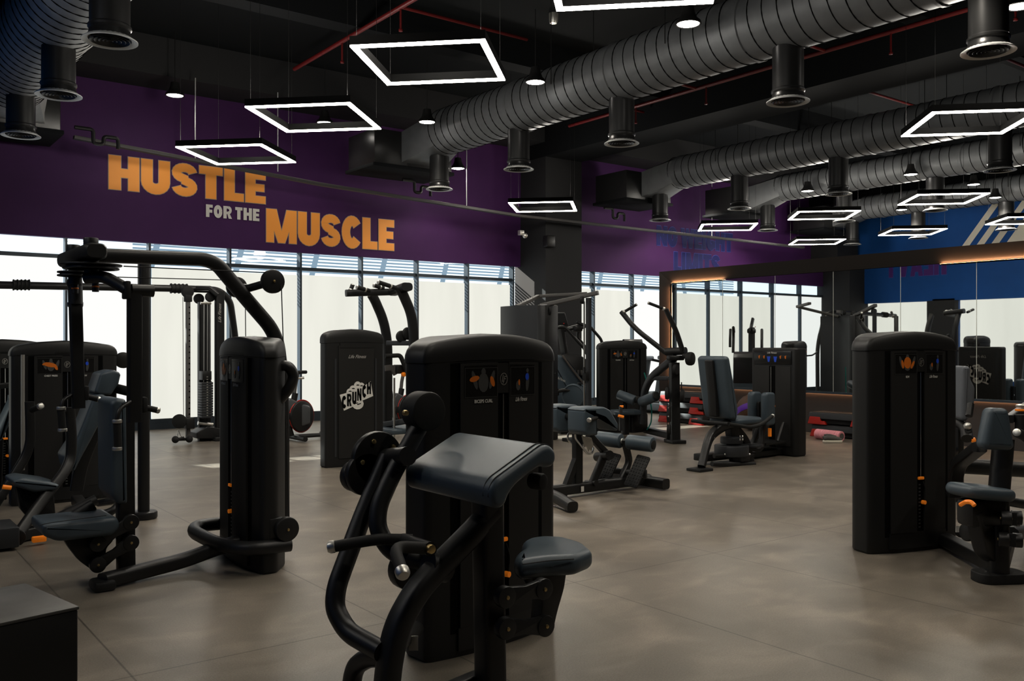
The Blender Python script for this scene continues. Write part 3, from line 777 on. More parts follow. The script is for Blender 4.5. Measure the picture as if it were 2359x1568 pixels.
    def patch(s, mb, f0, f1, z0, z1, off, n=10, zt=None):
        w = s.w; rows = []
        for i in range(n+1):
            a = (f0+(f1-f0)*i/n)*w; t = .35*.035*(1-(a/w)**2)
            rows.append([mb.bm.verts.new(s.P(a, s.bul(a)+o, z)) for o, z in ((off,z0),(off,z1+t),(-.02,z1+t),(-.02,z0))])
        for A, B in zip(rows, rows[1:]):
            for j in range(4): mb.face([A[j], A[(j+1) % 4], B[(j+1) % 4], B[j]])
        mb.face(rows[0]); mb.face(rows[-1][::-1])

def bolt(mb, p, axis, r=.011, th=.014): mb.disc(p, axis, r, th, .003, 12)
def link(par, p, q, r, w, th, axis=YA, m1=None):
    """two-eyed link plate with bolts"""
    p, q = V(p), V(q); mb = MB(); ax = V(axis)
    mb.disc(p, ax, r, th*1.35, .004); mb.disc(q, ax, r, th*1.35, .004)
    d = (q-p).normalized(); sd = ax.cross(d).normalized()
    mid = (p+q)/2
    mb.pslab([p+sd*r*.9,mid+sd*w/2,q+sd*r*.9,q-sd*r*.9,mid-sd*w/2,p-sd*r*.9], ax, th, .003, 2)
    o = part('link_arm', mb, m1 or FRAME, par)
    for c in (p, q):
        for sg in (-1,1):
            b = MB(); bolt(b, c+ax*sg*th*.72, ax, .008, .008); part('pivot_bolt', b, BRASS, o)
    return o
def handle_cap(par, p, d, r=.021, l=.03):
    mb = MB(); mb.lathe([(r*.98,0),(r*1.08,.002),(r*1.08,l*.6),(r*.8,l*.9),(0,l)], p, d, 18); return part('end_cap', mb, CAP, par)
def sub(n, p): return [WY(a, b, n) for a, b in p]

# ---------------------------------------------------------------- biceps curl (middle foreground)
Y0 = 2.73
t = thing('biceps_curl_machine', 'biceps curl machine with sloping elbow pad, large in the middle foreground', 'gym machine', (2.2,3.0,0))
tw = Tower(t, (2.11,3.416), (2.938,3.51), 1.462, 'BICEPS CURL', 0)
prof = [(1.772,.905),(1.778,.938),(1.800,.962),(2.0,1.062),(2.030,1.062),(2.056,1.040),(2.060,1.008),(2.045,.985),(2.020,.982),(1.985,.990),(1.885,.940),(1.850,.905),(1.835,.872),(1.812,.860),(1.785,.868)]
m = MB(); m.slab(fil2(prof,.03,3), (0,2.735,0), XA, ZA, .575, .022, 4); pd = part('elbow_pad', m, PAD, t)
m = MB()
for yy in (2.470, 2.500): m.tube([(a,yy,b+.0015) for a, b in [(1.774,.90),(1.780,.938),(1.800,.962),(2.0,1.0625),(2.030,1.0625),(2.057,1.040)]], .0022, .02, 6)
part('piping', m, PIPING, pd)
m = MB(); m.bar([(1.86,Y0,.91),(1.98,Y0,.965)], .30, .03, 0, up=ZA); m.bar([(1.955,Y0,.93),(1.975,Y0,.02)], .095, .095, 0, up=YA, r=.02); part('pad_column', m, FRAME, t)
m = MB(); m.disc(WY(1238,1108,2.52), (.3,-1,0), .03, .06, .01); part('adjustment_knob', m, RUBBER, t)
m = MB(); m.sweep(fil(sub(Y0,[(1135,1175),(1080,1235),(1005,1310),(958,1362),(915,1440),(897,1520),(888,1610),(882,1720),(882,1780)]),.10,6), rr(.078,.098,.035,4), up=YA)
m.tube([(1.50,Y0-.33,.045),(1.50,Y0+.33,.045)], .042, 0, 14); part('main_frame_tube', m, FRAME, t)
m = MB(); m.sweep(fil([WY(893,1052,3.10),WY(838,1180,3.08),WY(775,1350,3.02),WY(770,1400,3.00),WY(800,1455,2.93),WY(880,1500,2.75)],.09,6), circ(.036,16)); part('support_tube', m, FRAME, t)
m = MB(); m.sweep(fil([WY(965,985,3.0),WY(905,1090,3.0),WY(872,1165,2.99),WY(868,1215,2.97),WY(900,1272,2.92),WY(1005,1302,2.80)],.09,6), circ(.034,16)); lv = part('lever_arm', m, FRAME, t)
m = MB(); m.disc(WY(975,946,3.00), YA, .076, .10, .012, 32); cw = part('counterweight', m, RUBBER, lv)
m = MB(); bolt(m, WY(934,951,2.93), YA, .011, .02); part('pivot_bolt', m, BRASS, lv)
c1 = WY(868,1056,3.16)
m = MB(); m.disc(c1, YA, .108, .035, .006, 32); m.disc(c1+V((-.05,0,-.055)), YA, .085, .035, .006, 28); m.disc(c1+V((-.075,.03,-.065)), YA, .062, .05, .008, 24)
m.pslab([c1+V((-.09,0,-.02)),c1+V((.06,0,-.02)),c1+V((.05,0,-.15)),c1+V((-.04,0,-.17))], YA, .03, .004); cam = part('cam_plate', m, FRAME, t)
for a in (35,110,185):
    m = MB(); bolt(m, c1+V((.075*math.cos(math.radians(a)),-.02,.075*math.sin(math.radians(a)))), YA, .010, .016); part('cam_bolt', m, BRASS, cam)
m = MB(); m.tube([c1+V((.03,0,.0)),V((WY(940,1050,2.93)))], .036, 0, 16); m.tube([c1+V((.03,.0,0)),(c1.x+.2,3.45,c1.z-.02)], .036, 0, 14); part('cam_shaft', m, FRAME, t)
m = MB(); m.tube([c1+V((-.055,.02,-.12)),c1+V((-.03,.0,-.26))], .004, 0, 6); part('cable', m, RUBBER, t)
m = MB(); m.tube([WY(930,1243,2.86),WY(992,1264,2.60)], .024, 0, 14); m.tube([WY(985,1300,2.74),WY(1030,1310,2.74)], .05, .0, 14); m.disc(WY(940,1310,2.95), YA, .075, .05); cl = part('handle_pivot', m, FRAME, t)
m = MB(); bolt(m, WY(992,1264,2.592), YA, .016, .02); part('pivot_bolt', m, BRASS, cl)
h1 = [WY(950,1243,2.84),WY(870,1241,2.90),WY(772,1258,2.98)]
m = MB(); m.tube(h1, .0205, .05, 14); hd = part('handle', m, RUBBER, t); handle_cap(hd, h1[-1], h1[-1]-h1[-2])
h2 = [WY(978,1262,2.62),WY(906,1258,2.60),WY(925,1312,2.50)]
m = MB(); m.tube(h2, .0205, .06, 14); hd = part('handle', m, RUBBER, t); handle_cap(hd, h2[-1], h2[-1]-h2[-2], .022, .034)
zs = .605
out = [WH(a,b,zs) for a, b in [(1367,1264),(1345,1246),(1298,1233),(1250,1231),(1215,1236),(1201,1244),(1207,1257),(1188,1270),(1183,1284),(1200,1291),(1260,1282),(1330,1279)]]
m = MB(); m.pslab([p-ZA*.04 for p in out], ZA, .082, .034, 5, rad=.03); st = part('saddle_seat', m, PAD, t)
m = MB(); m.tube([p+ZA*-.012 for p in [WH(a,b,zs) for a, b in [(1204,1292),(1262,1284),(1322,1280)]]], .0022, .02, 6); part('piping', m, PIPING, st)
m = MB(); m.pslab(sub(Y0,[(1205,1300),(1295,1300),(1288,1350),(1272,1405),(1262,1450),(1232,1445),(1238,1380),(1215,1335)]), YA, .07, .008, 2, rad=.02); part('seat_post', m, FRAME, t)
for yy in (2.63,2.85):
    link(t, WY(1163,1374,yy), WY(1249,1355,yy), .040, .05, .026); link(t, WY(1164,1446,yy), WY(1253,1440,yy), .040, .05, .026)
m = MB(); m.tube([WY(958,1448,3.38),WY(905,1488,2.80)], .036, 0, 14); m.bar([WY(1140,1545,2.80),WY(1010,1600,2.76)], .06, .05, 0); part('cross_tube', m, FRAME, t)
a = WY(954,1478,3.00); m = MB(); m.box(a+V((-.01,-.012,.0)), (.036,.002,.056), 0, u=V((.83,-.55,0)), v=V((.55,.83,0))); part('rating_sticker', m, WHITE, t)
m = MB(); m.tube([WY(905,1515,2.75),WY(850,1512,2.92),WY(815,1535,3.02),WY(808,1600,3.04),WY(808,1760,3.06)], .036, .08, 14); part('bumper_tube', m, FRAME, t)

# ---------------------------------------------------------------- pectoral fly (left foreground)
Y0 = 5.77
t = thing('pectoral_fly_machine', 'fly machine with overhead boom and hanging arms, left foreground', 'gym machine', (1.8,5.8,0))
tw = Tower(t, (2.174,6.221), (2.129,5.327), 1.462, 'PECTORAL FLY', 2, depth=.21, side=.09)
m = MB(); m.sweep(fil(sub(Y0,[(650,1230),(650,1000),(647,850),(636,768),(560,680),(500,608),(470,597),(225,588)]),.14,7), rr(.085,.100,.042,5), up=YA); part('overhead_boom', m, FRAME, t)
m = MB(); m.sweep([(1.205,5.42,1.935),(1.205,5.45,1.935),(1.205,6.17,1.935),(1.205,6.20,1.935)], rr(.125,.092,.045,5), up=ZA, scale=[.80,1,1,.80]); hd = part('head_tube', m, SHROUD, t)
for yy in (5.56,6.02):
    m = MB(); m.disc((1.205,yy,1.985), ZA, .040, .07, .006); part('bearing_cap', m, FRAME, hd)
for yy, dy in ((5.60,-.0),(6.02,.0)):
    m = MB(); c = V((1.215,yy,1.868 if yy < 5.8 else 1.852)); m.disc(c, ZA, .165 if yy < 5.8 else .10, .010, .003, 32); m.disc(c-ZA*.020, ZA, .150 if yy < 5.8 else .10, .010, .003, 32); m.disc(c-ZA*.01, ZA, .13 if yy < 5.8 else .085, .03, .003, 24); m.tube([c-ZA*.07,c+ZA*.10], .04, 0, 16)
    part('cam_disc', m, FRAME, t)
def fly_arm(y0, px, py0, pyb, ya, caps):
    pass
# near arm
yn = 5.36
a = [WY(198,640,5.60),WY(240,636,5.52),WY(296,668,yn)]
m = MB(); m.sweep(fil(a,.06,6), circ(.034,14)); p0 = WY(302,668,yn); m.tube([p0,p0+V((.12,.0,0))], .036, 0, 14); m.box(WY(291,668,yn), (.03,.09,.10), .008)
arm = part('swing_arm', m, FRAME, t)
q0, q1 = WY(310,682,yn), WY(310,972,yn)
m = MB(); m.bar([p0+V((.015,0,0)),q0,q1], .078, .06, 0, up=YA, r=.014); part('hanging_arm', m, FRAME, t)
g = [WY(300,925,5.30),WY(276,940,5.26),WY(268,968,5.25),WY(271,1032,5.25)]
m = MB(); m.tube(g, .012, .06, 10); gp = part('grip_bracket', m, FRAME, t)
m = MB(); m.tube([WY(270,972,5.25),WY(272,1030,5.25)], .021, 0, 12); part('forearm_grip', m, RUBBER, gp)
m = MB()
for py in (970,1033): m.disc(WY(270,py,5.25), ZA, .026, .020, .004)
part('grip_collar', m, CAP, gp)
h = [WY(322,936,yn),WY(360,944,yn)]; m = MB(); m.tube(h, .017, 0, 12); m.box(WY(332,932,yn), (.03,.05,.09), .01); hh = part('side_handle', m, RUBBER, t); handle_cap(hh, h[-1], h[-1]-h[0], .017, .022)
# far arm
yf = 6.12
p0 = WY(172,652,yf); q0, q1 = WY(174,720,yf), WY(181,940,yf)
m = MB(); m.ball(p0, .046); m.tube([p0,(1.215,6.02,1.9)], .034, 0, 14); m.tube([WY(173,655,yf),WY(174,700,yf)], .042, 0, 14); part('swing_arm', m, FRAME, t)
m = MB(); m.bar([WY(174,700,yf),q1], .075, .055, 0, up=YA, r=.014); part('hanging_arm', m, FRAME, t)
m = MB(); m.tube([WY(156,696,yf),WY(157,707,yf),WY(190,708,yf),WY(190,696,yf)], .005, .015, 6); part('locking_yoke', m, CHROME, t)
g = [WY(168,907,yf),WY(146,920,yf-.04),WY(140,940,yf-.05),WY(143,990,yf-.05)]
m = MB(); m.tube(g, .012, .06, 10); gp = part('grip_bracket', m, FRAME, t)
m = MB(); m.tube([WY(141,944,yf-.05),WY(144,988,yf-.05)], .022, 0, 12); part('forearm_grip', m, RUBBER, gp)
m = MB()
for px, py in ((141,940),(144,990)): m.disc(WY(px,py,yf-.05), ZA, .027, .020, .004)
part('grip_collar', m, CAP, gp)
h = [WY(196,912,yf),WY(224,919,yf)]; m = MB(); m.tube(h, .017, 0, 12); m.box(WY(198,905,yf), (.03,.05,.09), .01); hh = part('side_handle', m, RUBBER, t); handle_cap(hh, h[-1], h[-1]-h[0], .017, .022)
for px, py, yy in ((220,668,5.66),(173,672,6.05)):
    m = MB(); c = WY(px,py-8,yy); m.tube([c+ZA*.05,c-ZA*.03], .019, 0, 12); k = part('pull_pin', m, FRAME, t)
    m = MB(); m.disc(c+ZA*.0, ZA, .0205, .010, .002); part('pin_band', m, ORPRINT, k)
# pulleys and cables
for px, py, yy, r in ((628,648,5.62,.078),(545,661,5.98,.07)):
    m = MB(); c = WY(px,py,yy); m.disc(c, YA, r, .045, .01, 28); m.tube([c,WY(572,664,5.77)], .026, 0, 12); k = part('pulley', m, FRAME, t)
    m = MB(); bolt(m, c-V((0,.026,0)), YA, .009); part('pulley_bolt', m, BRASS, k)
cl = WY(660,1218,5.30); m = MB(); m.disc(cl, YA, .076, .05, .01, 28); m.box(cl+V((-.05,.07,.0)), (.10,.10,.14), .01); k = part('pulley', m, FRAME, t)
m = MB(); bolt(m, cl-V((0,.028,0)), YA, .009); part('pulley_bolt', m, BRASS, k)
m = MB()
m.tube([WY(285,613,5.58),WY(622,628,5.62)], .0035, 0, 5); m.tube([WY(270,638,5.9),WY(530,645,5.98)], .003, 0, 5)
m.tube([WY(648,655,5.60),WY(666,1196,5.30)], .0035, 0, 5); m.tube([WY(565,685,5.98),WY(566,785,5.98)], .003, 0, 5); part('cable', m, RUBBER, t)
# handle loop on the tower back
m = MB(); m.tube([WY(636,842,5.45),WY(666,842,5.40),WY(678,866,5.40),WY(666,895,5.40),WY(636,930,5.45)], .034, .05, 12); part('rear_loop', m, FRAME, t)
# base, post, seat
m = MB(); m.sweep(fil([WH(236,1338,.05),WH(300,1322,.05),WH(425,1290,.07),WH(500,1262,.13),WH(560,1245,.16)],.1,5), rr(.095,.085,.03,4), up=ZA); m.box(WH(236,1345,.03), (.12,.16,.06), .02); part('base_tube', m, FRAME, t)
m = MB(); m.tube([(2.30,6.20,.17),(2.02,6.24,.17),(1.94,6.05,.17),(1.94,5.60,.17),(2.03,5.33,.17),(2.30,5.31,.17)], .044, .14, 14); part('bumper_tube', m, FRAME, t)
m = MB(); m.bar(sub(Y0,[(290,1325),(288,1100),(288,930)]), .10, .075, 0, up=YA, r=.015); part('seat_post', m, FRAME, t)
bpx = sub(Y0,[(244,922),(262,914),(290,918),(292,1150),(262,1150),(241,1128)])
m = MB(); m.pslab(sub(Y0,[(238,925),(250,914),(275,916),(278,1152),(256,1152),(240,1130)]), YA, .34, .028, 4, rad=.02); part('back_pad', m, PAD, t)
sz = .43
m = MB(); o = [WY(82,1196,Y0),WY(252,1179,Y0),WY(262,1200,Y0),WY(246,1222,Y0),WY(120,1236,Y0),WY(84,1222,Y0)]
m.pslab(o, YA, .36, .03, 4, rad=.03); st = part('seat_pad', m, PAD, t)
m = MB(); m.tube([WY(92,1209,Y0-.184),WY(120,1203,Y0-.184),WY(245,1187,Y0-.184)], .0022, .02, 6); part('piping', m, PIPING, st)
m = MB(); m.pslab(sub(Y0,[(140,1232),(250,1215),(262,1240),(240,1262),(246,1300),(212,1312),(180,1290),(155,1258)]), YA, .06, .006, 2, rad=.03); part('seat_bracket', m, FRAME, t)
for yy in (5.68,5.86):
    link(t, WY(301,1202,yy), WY(225,1252,yy), .046, .05, .028); link(t, WY(301,1249,yy), WY(225,1300,yy), .046, .05, .028)
m = MB(); m.tube([WY(215,1162,5.9),WY(170,1190,5.9)], .035, 0, 12); part('gas_spring', m, FRAME, t)

# ---------------------------------------------------------------- chest press (left, behind the fly machine)
t = thing('chest_press_machine', 'chest press machine with tilted blue back pad, behind the fly machine', 'gym machine', (1.7,8.2,0))
tw = Tower(t, (1.28,8.88), (2.15,8.88), 1.44, 'CHEST PRESS', 1)
pv = WY(38,1236,7.2)
lvp = [pv,WY(80,1175,7.35),WY(150,1085,7.5),WY(163,1055,7.55),WY(165,1010,7.55),WY(160,938,7.55)]
m = MB(); m.sweep(fil(lvp,.12,6), rr(.075,.06,.02,3), up=YA); m.disc(pv, YA, .055, .10, .008); part('press_arm', m, FRAME, t)
m = MB(); bolt(m, pv-V((0,.055,0)), YA, .009); part('pivot_bolt', m, BRASS, t)
lv2 = [WY(-20,1175,7.9),WY(20,1115,7.95),WY(60,1050,8.0),WY(70,1015,8.0),WY(68,925,8.0)]
m = MB(); m.sweep(fil(lv2,.12,6), rr(.07,.06,.02,3), up=YA); part('press_arm', m, FRAME, t)
h = [WY(74,944,7.9),WY(92,936,7.75)]; m = MB(); m.tube(h, .023, 0, 12); hh = part('press_handle', m, RUBBER, t); handle_cap(hh, h[1], h[1]-h[0], .024, .03)
h = [WY(152,946,7.5),WY(132,948,7.5)]; m = MB(); m.tube(h, .02, 0, 12); hh = part('press_handle', m, RUBBER, t)
bp_ = [(238,852),(262,856),(266,880),(248,905),(240,918),(222,960),(186,1020),(158,1078),(142,1070),(140,1048),(165,1005),(188,958),(206,912),(212,880)]
m = MB(); m.pslab(sub(7.95,bp_[:0]+[(222,858),(252,850),(268,858),(262,884),(246,908),(216,906),(208,900)]), YA, .30, .02, 3, rad=.02); part('head_pad', m, PAD, t)
m = MB(); m.pslab(sub(7.95,[(206,908),(226,904),(240,914),(226,960),(200,1010),(178,1050),(162,1082),(146,1074),(140,1046),(168,1004),(186,960)]), YA, .32, .025, 3, rad=.02); part('back_pad', m, PAD, t)
m = MB(); m.bar(sub(7.95,[(262,860),(246,930),(215,1000),(185,1075),(176,1130)]), .10, .05, .1, up=YA); part('back_frame', m, FRAME, t)
m = MB(); m.tube([WY(262,893,7.95),WY(325,908,7.65)], .04, 0, 12); m.bar([WH(331,1185,.03),(WH(331,1185,.03).x,WH(331,1185,.03).y,2.06)], .085, .085, 0, up=YA, r=.03); part('rear_post', m, FRAME, t)
a = WH(331,1185,.03); m = MB(); m.disc((a.x,a.y,.03), ZA, .105, .06, .012, 28); part('post_foot', m, FRAME, t)
m = MB(); m.disc((2.22,8.95,1.26), YA, .075, .05, .008, 24); part('pulley', m, FRAME, t)
m = MB(); m.bar([(1.36,8.80,.32),(1.36,8.80,1.32)], .03, .012, 0, up=YA, r=.003); part('edge_strip', m, CAP, t)
m = MB(); m.pslab(sub(7.55,[(18,1100),(40,1094),(100,1102),(128,1110),(118,1122),(70,1127),(22,1112)]), YA, .36, .022, 3, rad=.02); part('seat_pad', m, PAD, t)
m = MB(); m.pslab(sub(7.55,[(34,1118),(120,1120),(125,1180),(70,1200),(45,1170)]), YA, .09, .006, 2); part('seat_bracket', m, FRAME, t)
m = MB(); m.tube([WY(26,1123,7.38),WY(6,1121,7.38)], .016, 0, 10); part('adjust_lever', m, ORANGE, t)
m = MB(); m.box(WY(90,1241,7.08), (.09,.05,.04), .008); part('adjust_lever', m, ORANGE, t)
m = MB(); m.bx(.62,1.06,6.98,7.36,.02,.16,.012); part('step_plate', m, STEEL_GREY, t)
m = MB(); m.bar([(1.0,7.2,.05),(1.65,7.6,.05),(1.75,8.6,.05)], .09, .08, .1, up=ZA); m.tube([WY(228,1158,7.9),WY(282,1150,7.0),WY(262,1178,6.9),WY(165,1200,7.1)], .03, .08, 10); m.tube([WY(222,1150,7.3),WY(130,1195,7.3)], .04, 0, 12); part('base_frame', m, FRAME, t)

# ---------------------------------------------------------------- machine tower at the left edge
t = thing('weight_stack_machine', 'weight stack machine mostly cut off by the left edge, behind the chest press', 'gym machine', (1.3,10.2,0))
tw = Tower(t, (.95,9.95), (1.80,9.95), 1.455, None, 2)
m = MB(); m.pslab([WY(4,960,9.5),WY(30,905,9.5),WY(24,960,9.5),WY(-4,1015,9.5),WY(-14,1000,9.5)], YA, .3, .02, 3); part('back_pad', m, PAD, t)
m = MB(); m.bar([WY(-10,890,9.55),WY(26,886,9.55)], .07, .05, 0, up=ZA); m.bar([WY(-4,1010,9.6),WY(-8,1130,9.6)], .08, .08, 0, up=YA); m.box((1.25,9.6,.04), (.12,.6,.08), .01); part('seat_frame', m, FRAME, t)
# ---------------------------------------------------------------- assisted dip machine with printed back shroud
t = thing('assisted_dip_machine', 'machine with white CRUNCH fist print on its back shroud and two tall curved posts', 'gym machine', (5.0,9.8,0))
tw = Tower(t, (4.52,9.46), (5.27,9.46), 1.58, back=True, b=.035, hood=.13)
w = tw.w
m = MB(); tw.patch(m,-.60,.60,.10,tw.Hh-.03,.012); part('back_panel', m, PANEL, t)
m = MB(); tw.patch(m,-.56,.56,tw.Hh-.05,tw.Hh-.005,.017); part('panel_lip', m, SHROUD, t)
for sg in (-1,1):
    m = MB(); tw.patch(m, *((-.72,-.66) if sg < 0 else (.66,.72)), .12, tw.Hh-.18, .006); part('side_groove', m, STEEL_GREY, t)
m = MB(); put_text(m, 'Life Fitness', lambda u, v: tw.P(u, tw.bul(u)+.0145, v), -.11, .12, 1.245, 1.285, shear=.45, bold=.012); part('maker_print', m, GREYPRINT, t)
def fist_logo(t, lg, nd):
    m = MB(); f = lg(.0145); f_ = [lg(.0146+.0001*k) for k in range(8)]
    m.poly([f(a,b) for a,b in [(-.215,.03),(-.165,-.155),(-.02,-.10),(.03,-.06),(.215,.0),(.18,.175),(.03,.085),(-.10,.055)]])
    for f, (a, b, r) in zip(f_, ((-.095,.055,.040),(-.055,.085,.044),(.005,.125,.048),(.055,.115,.044))): m.poly([f(a+r*math.cos(k*.449), b+r*1.1*math.sin(k*.449)) for k in range(14)])
    f = f_[6]; m.poly([f(.01+.075*math.cos(k*.449), -.085+.062*math.sin(k*.449)) for k in range(14)]); part('logo_banner', m, WHITE, t)
    m = MB(); f = lg(.0160)
    x = -.195
    for i, ch in enumerate('CRUNCH'):
        wd = .058; h = .13; base = -.115+.022*i+ (0 if i < 3 else .014*(i-2))
        put_word(m, ch, f, x+.004, x+wd, base-.012, base+h, gap=.02, nd=nd); x += .064
    part('logo_letters', m, VOID, t)
    m = MB(); f = lg(.0175)
    for a, b in ((-.09,.062),(-.05,.092),(.008,.130),(.056,.120)):
        m.poly([f(a+.02*math.cos(k*.6), b+.012*math.sin(k*.6)) for k in range(6)])
    for a, b in ((-.02,-.085),(.02,-.095)): m.poly([f(a-.02,b),f(a+.03,b+.012),f(a+.028,b+.02),f(a-.02,b+.012)])
    part('logo_lines', m, VOID, t)
fist_logo(t, lambda off: (lambda u, v: tw.P(u, tw.bul(u)+off, .80+v)), tw.n)
pa = [WY(893,975,10.25),WY(893,790,10.25),WY(884,738,10.25),WY(864,692,10.25),WY(856,678,10.25)]
pb = [WY(953,975,9.62),WY(953,770,9.62),WY(948,722,9.62),WY(926,672,9.62),WY(918,660,9.62)]
for p in (pa, pb):
    m = MB(); q = [V((p[0].x,p[0].y,.0))]+p[1:]; m.sweep(fil(q,.25,7), rr(.12,.085,.035,4), up=YA); part('curved_post', m, FRAME, t)
m = MB(); a, b = pa[-1]+V((-.48,.0,.0)), pb[-1]+V((.06,0,.06)); m.bar([WY(797,675,10.0),WY(905,672,9.9)], .085, .085, 0, up=ZA, r=.03); m.bar([WY(905,672,9.9),WY(938,660,9.5)], .15, .10, 0, up=ZA, r=.045); part('top_bar', m, FRAME, t)
for A, B, yy in (((806,673),(812,657),10.1),((852,670),(823,661),9.8),((884,664),(862,657),9.9),((915,664),(872,650),9.5)):
    p, q = WY(*A,yy), WY(*B,yy); m = MB(); m.tube([p,q], .026, 0, 10); hh = part('grip', m, RUBBER, t)
    m = MB(); d = (q-p).normalized(); m.disc(p+d*.35*(q-p).length, d, .029, .02, .004, 12); part('grip_ring', m, CAP, hh); handle_cap(hh, q, d, .026, .015)
m = MB(); m.bar([WY(895,790,10.0),WY(948,790,9.7)], .11, .06, 0, up=ZA); m.bar([WY(885,978,10.2),WY(945,968,9.6)], .09, .07, 0, up=ZA); part('cross_bar', m, STEEL_GREY, t)
m = MB(); m.disc(WY(925,775,9.8), YA, .075, .06, .02); m.disc(WY(940,768,9.75), YA, .08, .06, .02); part('counterweight', m, RUBBER, t)
m = MB(); m.tube([WY(887,820,9.7),WY(922,818,9.7),WY(952,890,9.65)], .028, .04, 10); part('dip_handle', m, RUBBER, t)
m = MB(); m.bar([WY(887,848,9.8),WY(905,846,9.8),WY(912,862,9.8)], .07, .03, .03, up=YA, r=.006); part('latch_bracket', m, TRAY, t)
m = MB(); m.box(WY(922,850,9.8), (.16,.14,.11), .02); m.tube([WY(928,862,9.75),WY(934,863,9.75)], .02, 0, 8); part('latch_block', m, FRAME, t)
m = MB(); m.disc(WY(930,862,9.7), YA, .028, .05, .008, 14); part('latch_knob', m, ORANGE, t)
for px in (908,938):
    a = WY(px,870,9.85); m = MB(); m.tube([a,(a.x,a.y,.06)], .014, 0, 8); part('guide_rod', m, CHROME, t)
m = MB(); m.bx(5.45,6.05,9.5,10.35,.0,.07,.01); part('base_frame', m, FRAME, t)
m = MB(); m.bx(5.50,5.98,9.66,10.2,.30,.36,.02); part('foot_platform', m, PAD, t)

# ---------------------------------------------------------------- cable crossover by the windows
t = thing('cable_crossover', 'tall cable crossover with overhead bar in front of the bright windows', 'gym machine', (4.6,13.4,0))
YC = 13.4
m = MB(); m.sweep(fil([WY(-60,655,YC),WY(440,665,YC),WY(505,668,YC),WY(530,692,YC),WY(545,800,YC+.1),(WY(548,800,YC).x,YC+.1,.02)],.3,6), circ(.05,12)); part('overhead_bar', m, FRAME, t)
for px in (45,408):
    m = MB(); c = WY(px-14,656 if px < 200 else 664,YC); e = WY(px+22,656 if px < 200 else 665,YC); m.tube([c,e], .064, 0, 12)
    for k in range(5): m.disc(c+(e-c)*(k/4), XA, .076, .012, .002, 10)
    part('pull_up_grip', m, RUBBER, t)
a, b = WY(465,680,YC), WY(492,668,YC)
m = MB(); m.bar([(a.x,YC-.1,.0),(a.x,YC-.1,2.02)], .17, .10, 0, up=YA); m.bar([(b.x,YC-.25,.0),(b.x,YC-.25,2.18)], .12, .10, .0, up=YA); m.sweep([V((b.x-.02,YC-.25,2.12)),V((b.x-.12,YC-.2,2.22)),V((a.x-.1,YC-.1,2.22))], rr(.16,.07,.02), up=ZA); part('stack_frame', m, FRAME, t)
for k, px in enumerate((470,478,484)):
    p = WY(px,690,YC-.3); m = MB(); m.tube([(p.x,p.y,.35),(p.x,p.y,2.0)], .010, 0, 8); part('guide_rod', m, CHROME, t)
p = WY(473,930,YC-.3); m = MB()
for k in range(14): m.box((p.x,p.y,.36+.037*k), (.16,.20,.033), .003)
part('weight_stack', m, STEEL_GREY, t)
m = MB(); m.box((p.x,p.y,.36+.037*16), (.13,.16,.13), .006); part('stack_top', m, FRAME, t)
m = MB()
for k in range(16): m.box((p.x-.005,p.y-.102,.38+.037*k), (.022,.002,.014))
part('weight_scale', m, CAP, t)
m = MB(); m.disc(WY(478,882,YC-.3), YA, .06, .04, .008); m.disc(WY(458,688,YC), YA, .075, .05, .008); m.disc(WY(484,684,YC-.2), YA, .07, .05, .008); part('pulley', m, RUBBER, t)
m = MB(); m.tube([WY(456,974,YC-.3),WY(490,978,YC-.3)], .03, 0, 10); m.tube([WY(462,698,YC-.3),WY(486,698,YC-.3)], .02, 0, 10); part('spacer_bar', m, CHROME, t)
m = MB(); m.pslab(sub(YC-.2,[(445,995),(470,980),(500,985),(500,1008),(446,1008)]), YA, .30, .01); m.bx(b.x-.12,b.x+.12,YC-.42,YC-.05,0,.06,.01); part('base_foot', m, FRAME, t)
c = WY(433,690,13.05); m = MB(); m.bar([(c.x,c.y,.06),(c.x,c.y,2.12)], .055, .055, 0, up=YA, r=.004); col_ = part('adjustment_column', m, TRAY, t)
m = MB()
for k in range(22): m.disc((c.x+.012,c.y-.029,.25+.08*k), YA, .011, .004, .001, 8)
part('pin_hole', m, VOID, col_)
m = MB(); m.disc(WY(432,672,13.05), YA, .085, .06, .01); m.box(WY(433,687,13.05), (.10,.08,.10), .01); part('pulley', m, RUBBER, t)
m = MB(); m.box(WY(436,974,13.0), (.12,.12,.16), .015); m.tube([WY(446,964,12.95),WY(447,985,12.95)], .014, 0, 8); part('carriage', m, FRAME, t)
m = MB(); c2 = WY(413,970,12.95); m.disc(c2, (.5,1,0), .10, .05, .012, 24); m.bar([c2,WY(430,974,13.0)], .05, .05, 0); part('swivel_pulley', m, RUBBER, t)
m = MB(); c3 = WY(411,990,12.95); m.tube([c3,WY(408,1005,12.95),WY(402,1012,12.95)], .006, .02, 6); m.tube([c3,WY(416,1003,12.95),WY(424,1010,12.95)], .006, .02, 6); part('handle_strap', m, CHROME, t)
m = MB(); m.tube([WY(404,1013,12.9),WY(424,1008,12.9)], .02, 0, 8); m.ball(WY(404,1012,12.88), .05); m.ball(WY(436,1011,12.9), .05); m.bar([WY(404,1012,12.9),WY(436,1011,12.95)], .05, .04, 0); part('base_caster', m, RUBBER, t)
m = MB(); m.tube([WY(421,684,13.0),WY(423,960,12.97)], .004, 0, 5); part('cable', m, RUBBER, t)
m = MB(); put_text(m, 'Life Fitness', lambda u, v: V((b.x-.052+.04*0-v, YC-.33, u)), 1.72, 2.0, -.05, -.005, shear=.45, bold=.012); part('maker_print', m, GREYPRINT, t)

